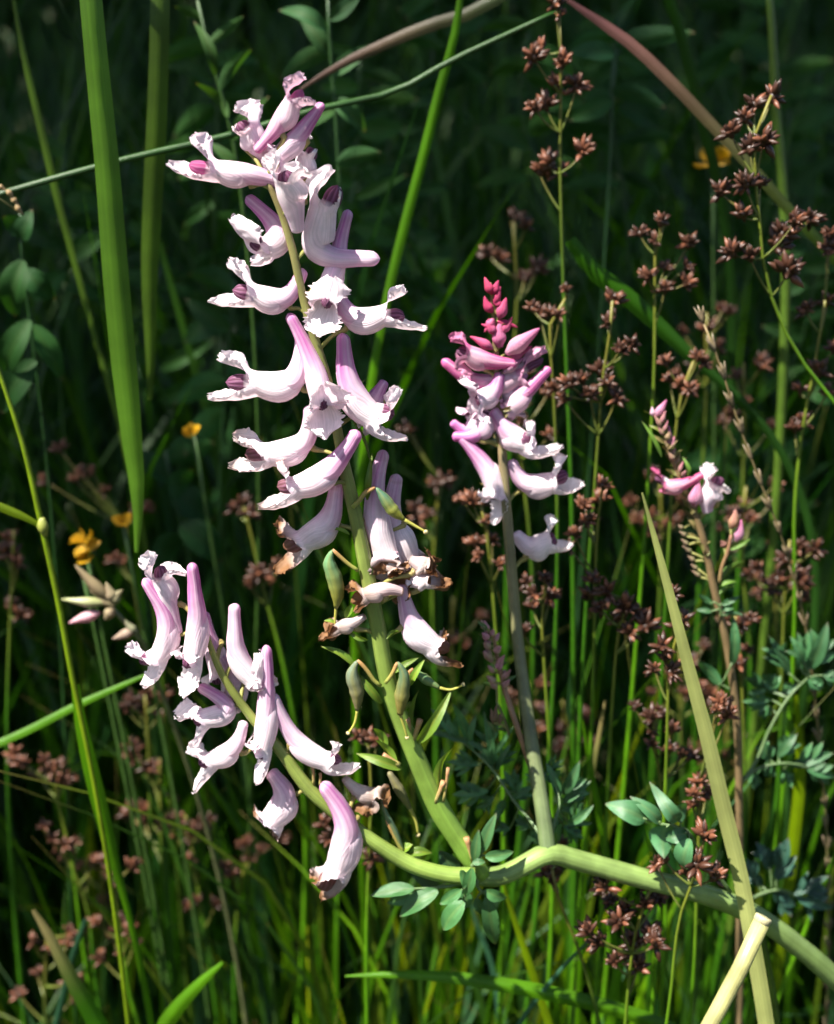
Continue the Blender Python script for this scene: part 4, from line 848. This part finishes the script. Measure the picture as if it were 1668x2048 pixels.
# ------------------------------------------------------------------ yellow and faded small flowers in the background
def yellow(x, y, Y, size, label, group=None):
    c = P(x, y, Y); px = pxm(c); r = random.Random(int(x*7+y))
    base = V3((c.x+.015, c.y+.02, 0)); t = thing('yellow_flower', base, label, 'flower', group)
    mb = MB(); mb.tube(spline([base-V3((0, 0, .01)), mix(base, c, .5)+V3((.01, 0, 0)), c], 20), [px*4]*20, lambda a, b: (0.06, .12, .03), 6); mk('stalk', mb, M_STEM, t)
    for k in range(5):
        d = V3((r.uniform(-1, 1), r.uniform(-.6, .6), r.uniform(-.2, 1))).normalized(); s = d.cross(rdir(r)).normalized(); p = MB()
        leaf_card(p, c-d*2*px, d, s, size*px, size*.45*px, (0.42, .24, .008), n=6, fold=.4, droop=.2); mk('petal', p, M_YELLOW, t)
yellow(168, 1085, .12, 34, 'golden yellow flower standing above the faded straw-coloured seed head')
yellow(160, 1118, .115, 30, 'orange-yellow bloom just under the golden one by the faded seed head')
yellow(246, 1045, .13, 26, 'small dull yellow bloom beside the tip of the broadest blade')
yellow(388, 868, .16, 26, 'tiny shaded yellow bloom alone between the broadest blade and main flower spike')
yellow(1425, 325, .20, 44, 'large bright yellow bloom behind the dark brown rush head')
# faded seed head with one pink floret
c = P(215, 1205, .085); px = pxm(c); base = V3((c.x+.03, c.y+.03, 0))
sh = thing('seed_head', base, 'faded straw-coloured seed head with one pink floret below the yellow blooms', 'seed head')
mb = MB(); mb.tube(spline([base-V3((0, 0, .01)), P(300, 1330, .095), P(255, 1230, .088), c], 24), [px*5]*24, lambda a, b: (0.16, .17, .08), 7); mk('stalk', mb, M_STEM, sh)
for a, b, w, cc in [((215, 1205), (122, 1198), 22, (0.40, .42, .20)), ((220, 1200), (150, 1130), 26, (0.28, .22, .12)), ((225, 1205), (212, 1165), 24, (0.36, .30, .18)), ((225, 1210), (245, 1180), 22, (0.30, .28, .15)), ((200, 1225), (138, 1246), 24, (0.72, .42, .46)), ((230, 1215), (180, 1180), 20, (0.34, .28, .15)), ((225, 1215), (210, 1240), 24, (0.30, .24, .14)), ((270, 1260), (225, 1278), 22, (0.36, .27, .2)), ((275, 1265), (250, 1240), 18, (0.25, .25, .15))]:
    STEMS['sh'] = [c]; bud(sh, Z0, a, b, .085, w, cc, cc, key='sh', name='floret', stalk=False)
# small oat-like spikelet at left edge
c = P(10, 385, .075); base = V3((c.x-.03, c.y+.02, 0)); sp_ = thing('grass_ear', base, 'small tan drooping spikelet hanging from the level stalk', 'grass')
mb = MB(); mb.tube(spline([base-V3((0, 0, .01)), mix(base, c, .6)+V3((-.02, 0, .02)), P(-20, 372, .075), P(20, 395, .075), P(48, 430, .075)], 30), [.00025]*30, lambda a, b: (0.2, .2, .08), 6); mk('stalk', mb, M_STEM, sp_)
STEMS['sp'] = [c]
for a, b in [((-5, 370), (12, 380)), ((12, 380), (26, 398)), ((22, 395), (36, 412)), ((32, 408), (46, 430)), ((15, 388), (24, 386))]: bud(sp_, Z0, a, b, .075, 13, (0.34, .25, .12), (0.40, .30, .15), key='sp', name='spikelet', stalk=False)

# ------------------------------------------------------------------ leafy herbs in the shade behind
def herb(pts_px, Y, leaves, label, group=None, seed=0, col=(0.035, .10, .025), w=5):
    r = random.Random(seed); top = [P(x, y, Y) for x, y in pts_px]; base = V3((top[-1].x+r.uniform(-.03, .03), top[-1].y+r.uniform(.0, .04), 0))
    t = thing('leafy_herb', base, label, 'herb', group); px = pxm(top[0])
    pts = top+[mix(top[-1], base, .5), base-V3((0, 0, .01))]; ps = spline(pts, 50); mb = MB()
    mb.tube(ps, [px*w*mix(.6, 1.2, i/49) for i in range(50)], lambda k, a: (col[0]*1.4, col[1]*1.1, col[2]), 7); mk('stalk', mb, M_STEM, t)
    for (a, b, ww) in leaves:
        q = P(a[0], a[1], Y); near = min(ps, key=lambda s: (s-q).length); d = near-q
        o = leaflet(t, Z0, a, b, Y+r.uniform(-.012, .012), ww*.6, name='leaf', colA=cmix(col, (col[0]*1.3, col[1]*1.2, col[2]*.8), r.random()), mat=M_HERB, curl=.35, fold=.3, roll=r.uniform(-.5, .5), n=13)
    return t
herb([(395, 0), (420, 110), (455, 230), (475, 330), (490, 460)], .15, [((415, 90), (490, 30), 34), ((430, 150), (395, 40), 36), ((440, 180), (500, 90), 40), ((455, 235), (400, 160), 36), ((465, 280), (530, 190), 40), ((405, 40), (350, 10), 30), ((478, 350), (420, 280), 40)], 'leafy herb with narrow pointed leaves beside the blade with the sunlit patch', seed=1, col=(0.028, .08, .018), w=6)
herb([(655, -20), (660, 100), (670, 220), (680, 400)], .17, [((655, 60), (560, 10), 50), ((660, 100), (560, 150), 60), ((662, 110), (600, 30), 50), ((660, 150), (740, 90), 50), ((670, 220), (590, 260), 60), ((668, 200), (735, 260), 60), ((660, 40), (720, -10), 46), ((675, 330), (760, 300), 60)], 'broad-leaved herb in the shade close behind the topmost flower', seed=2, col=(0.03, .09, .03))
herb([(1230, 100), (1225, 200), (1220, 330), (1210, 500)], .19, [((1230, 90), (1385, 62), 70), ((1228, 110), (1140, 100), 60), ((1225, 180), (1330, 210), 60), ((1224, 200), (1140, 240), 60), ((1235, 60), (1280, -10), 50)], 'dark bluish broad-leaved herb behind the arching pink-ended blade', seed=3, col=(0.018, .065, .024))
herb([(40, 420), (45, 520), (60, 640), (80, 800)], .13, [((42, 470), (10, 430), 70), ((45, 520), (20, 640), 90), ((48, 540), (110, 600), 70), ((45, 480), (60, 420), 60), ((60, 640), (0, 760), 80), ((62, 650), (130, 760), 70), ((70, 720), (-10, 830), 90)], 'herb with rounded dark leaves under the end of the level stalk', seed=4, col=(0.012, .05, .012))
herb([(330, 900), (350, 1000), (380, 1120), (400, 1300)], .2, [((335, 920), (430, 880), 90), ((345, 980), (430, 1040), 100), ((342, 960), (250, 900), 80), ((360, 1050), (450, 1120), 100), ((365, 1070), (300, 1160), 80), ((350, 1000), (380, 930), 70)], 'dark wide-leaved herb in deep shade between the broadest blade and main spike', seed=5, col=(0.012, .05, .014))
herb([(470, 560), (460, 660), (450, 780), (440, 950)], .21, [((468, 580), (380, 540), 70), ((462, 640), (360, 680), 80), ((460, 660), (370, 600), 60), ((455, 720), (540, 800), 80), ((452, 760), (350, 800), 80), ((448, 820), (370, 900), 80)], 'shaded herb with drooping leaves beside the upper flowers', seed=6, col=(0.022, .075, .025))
rh = random.Random(31)
for k in range(30):
    x = rh.uniform(-150, 1800); y = rh.uniform(-150, 900); Y = rh.uniform(.22, .6)
    top = [(x, y), (x+rh.uniform(-20, 20), y+140), (x+rh.uniform(-40, 40), y+320)]
    lv = []
    for q in range(rh.randint(8, 12)):
        yy = y+q*30+rh.uniform(-10, 10); s = 1 if q % 2 else -1
        lv.append(((x, yy), (x+s*rh.uniform(50, 120), yy+rh.uniform(-60, 70)), rh.uniform(34, 70)))
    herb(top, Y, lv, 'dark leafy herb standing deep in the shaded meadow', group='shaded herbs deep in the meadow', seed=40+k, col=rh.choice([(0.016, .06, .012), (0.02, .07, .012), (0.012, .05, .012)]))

# ------------------------------------------------------------------ countable grass around them
rg = random.Random(11)
def free_blade(x, Y, h, w, lean, col, bend, label, group, name='grass_plant'):
    base = V3((x, Y, -.01)); d = V3((lean[0], lean[1], 0))
    pts = [base, base+V3((0, 0, h*.4))+d*h*.10, base+V3((0, 0, h*.75))+d*h*.35, base+V3((0, 0, h*(1-bend*.35)))+d*h*(.6+bend*.4)]
    mb = blade_mb(pts, [w*.6, w, w*.95, w*.7, w*.35, w*.05], lambda t, u: cmix(col, (col[0]*1.5, col[1]*1.25, col[2]), t) if t < .93 else (0.22, .17, .06), n=14, nv=3, roll=rg.uniform(-.7, .7), seed=rg.uniform(0, 50))
    return mk(name, mb, M_GRASS, None, origin=base, label=label, cat='grass', group=group)
NC = {'mid': 'mid-green', 'lite': 'bright green', 'olive': 'olive', 'dark': 'dark green', 'yel': 'yellow-green', 'blue': 'bluish green'}
cols = ['mid', 'lite', 'olive', 'dark', 'dark', 'yel', 'blue', 'mid', 'mid', 'lite']
for k in range(150):       # between and behind the rushes on the right and below
    x = rg.uniform(-.04, .18); Y = rg.uniform(.07, .26)
    h = rg.uniform(.30, .50); cc = rg.choice(cols)
    free_blade(x, Y, h, rg.uniform(.0016, .0040), (rg.uniform(-.38, .34), rg.uniform(-.3, .25)), GC[cc], rg.random()*.6, 'thin upright '+NC[cc]+' grass blade among the brown rushes', 'grass among the rushes')
for k in range(130):       # lower left
    x = rg.uniform(-.19, .02); Y = rg.uniform(.09, .28); h = rg.uniform(.26, .44); cc = rg.choice(cols)
    free_blade(x, Y, h, rg.uniform(.0016, .0042), (rg.uniform(-.42, .22), rg.uniform(-.3, .25)), GC[cc], rg.random()*.6, 'thin '+NC[cc]+' grass blade below the side flower cluster', 'grass below the side flowers')

# ------------------------------------------------------------------ the rest of the meadow as one mass
def meadow():
    r = random.Random(17); mb = MB()
    def one(x, Y, h, w, lx, ly, col):
        a = r.uniform(0, math.pi); s = V3((math.cos(a), math.sin(a), 0))*w*.5; b = V3((x, Y, -.01)); d = V3((lx, ly, 0)); i0 = len(mb.v); bd = r.uniform(0, .3)
        for t, k in ((0, .8), (.35, 1), (.7, .8), (.9, .4), (1, .03)):
            p = b+V3((0, 0, h*t*(1-bd*t*t)))+d*h*(t*t)
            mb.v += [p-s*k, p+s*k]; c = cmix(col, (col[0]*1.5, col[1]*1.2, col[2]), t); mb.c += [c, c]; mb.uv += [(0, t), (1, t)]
        for q in range(4): mb.f.append((i0+q*2, i0+q*2+1, i0+q*2+3, i0+q*2+2))
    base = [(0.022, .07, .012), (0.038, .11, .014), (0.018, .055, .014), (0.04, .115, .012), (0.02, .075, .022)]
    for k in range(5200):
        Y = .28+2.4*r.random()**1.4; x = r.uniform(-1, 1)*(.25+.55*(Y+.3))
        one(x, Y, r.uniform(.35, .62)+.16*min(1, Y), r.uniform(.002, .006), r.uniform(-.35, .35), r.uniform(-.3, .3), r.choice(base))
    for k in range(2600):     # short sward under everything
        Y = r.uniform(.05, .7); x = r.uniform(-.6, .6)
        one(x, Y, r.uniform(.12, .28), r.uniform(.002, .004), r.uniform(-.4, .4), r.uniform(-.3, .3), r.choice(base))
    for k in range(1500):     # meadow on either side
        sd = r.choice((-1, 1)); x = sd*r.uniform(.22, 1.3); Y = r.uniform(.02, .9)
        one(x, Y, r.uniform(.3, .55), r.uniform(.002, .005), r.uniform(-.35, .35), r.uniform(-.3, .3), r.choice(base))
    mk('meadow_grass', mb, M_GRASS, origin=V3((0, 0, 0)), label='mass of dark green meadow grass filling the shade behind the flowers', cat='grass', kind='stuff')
meadow()
# shrubs that close the view behind the meadow
for k, (x, y) in enumerate([(-1.5, 2.9), (-.75, 3.2), (-.05, 2.95), (.6, 3.2), (1.2, 2.95), (1.9, 3.2), (-2.3, 3.2), (-.4, 3.9), (.4, 3.9)]):
    r = random.Random(60+k); t = thing('shrub', V3((x, y, 0)), 'dense dark shrub closing the view behind the meadow', 'shrub', 'shrubs behind the meadow')
    mb = MB(); mb.tube([V3((x, y, -.02)), V3((x+.03, y, .5)), V3((x, y, 1.1))], [.03, .024, .01], lambda a, b: (0.06, .045, .03), 8); mk('trunk', mb, M_BARK, t)
    cr = MB()
    for q in range(1300):
        d = rdir(r); rad = r.random()**.4; p = V3((x+d.x*.75*rad, y+d.y*.5*rad, .75+d.z*.75*rad)); e = rdir(r)
        leaf_card(cr, p, e, e.cross(rdir(r)).normalized(), r.uniform(.08, .13), r.uniform(.025, .045), (0.016, .05, .012))
    mk('crown', cr, M_HERB, t)
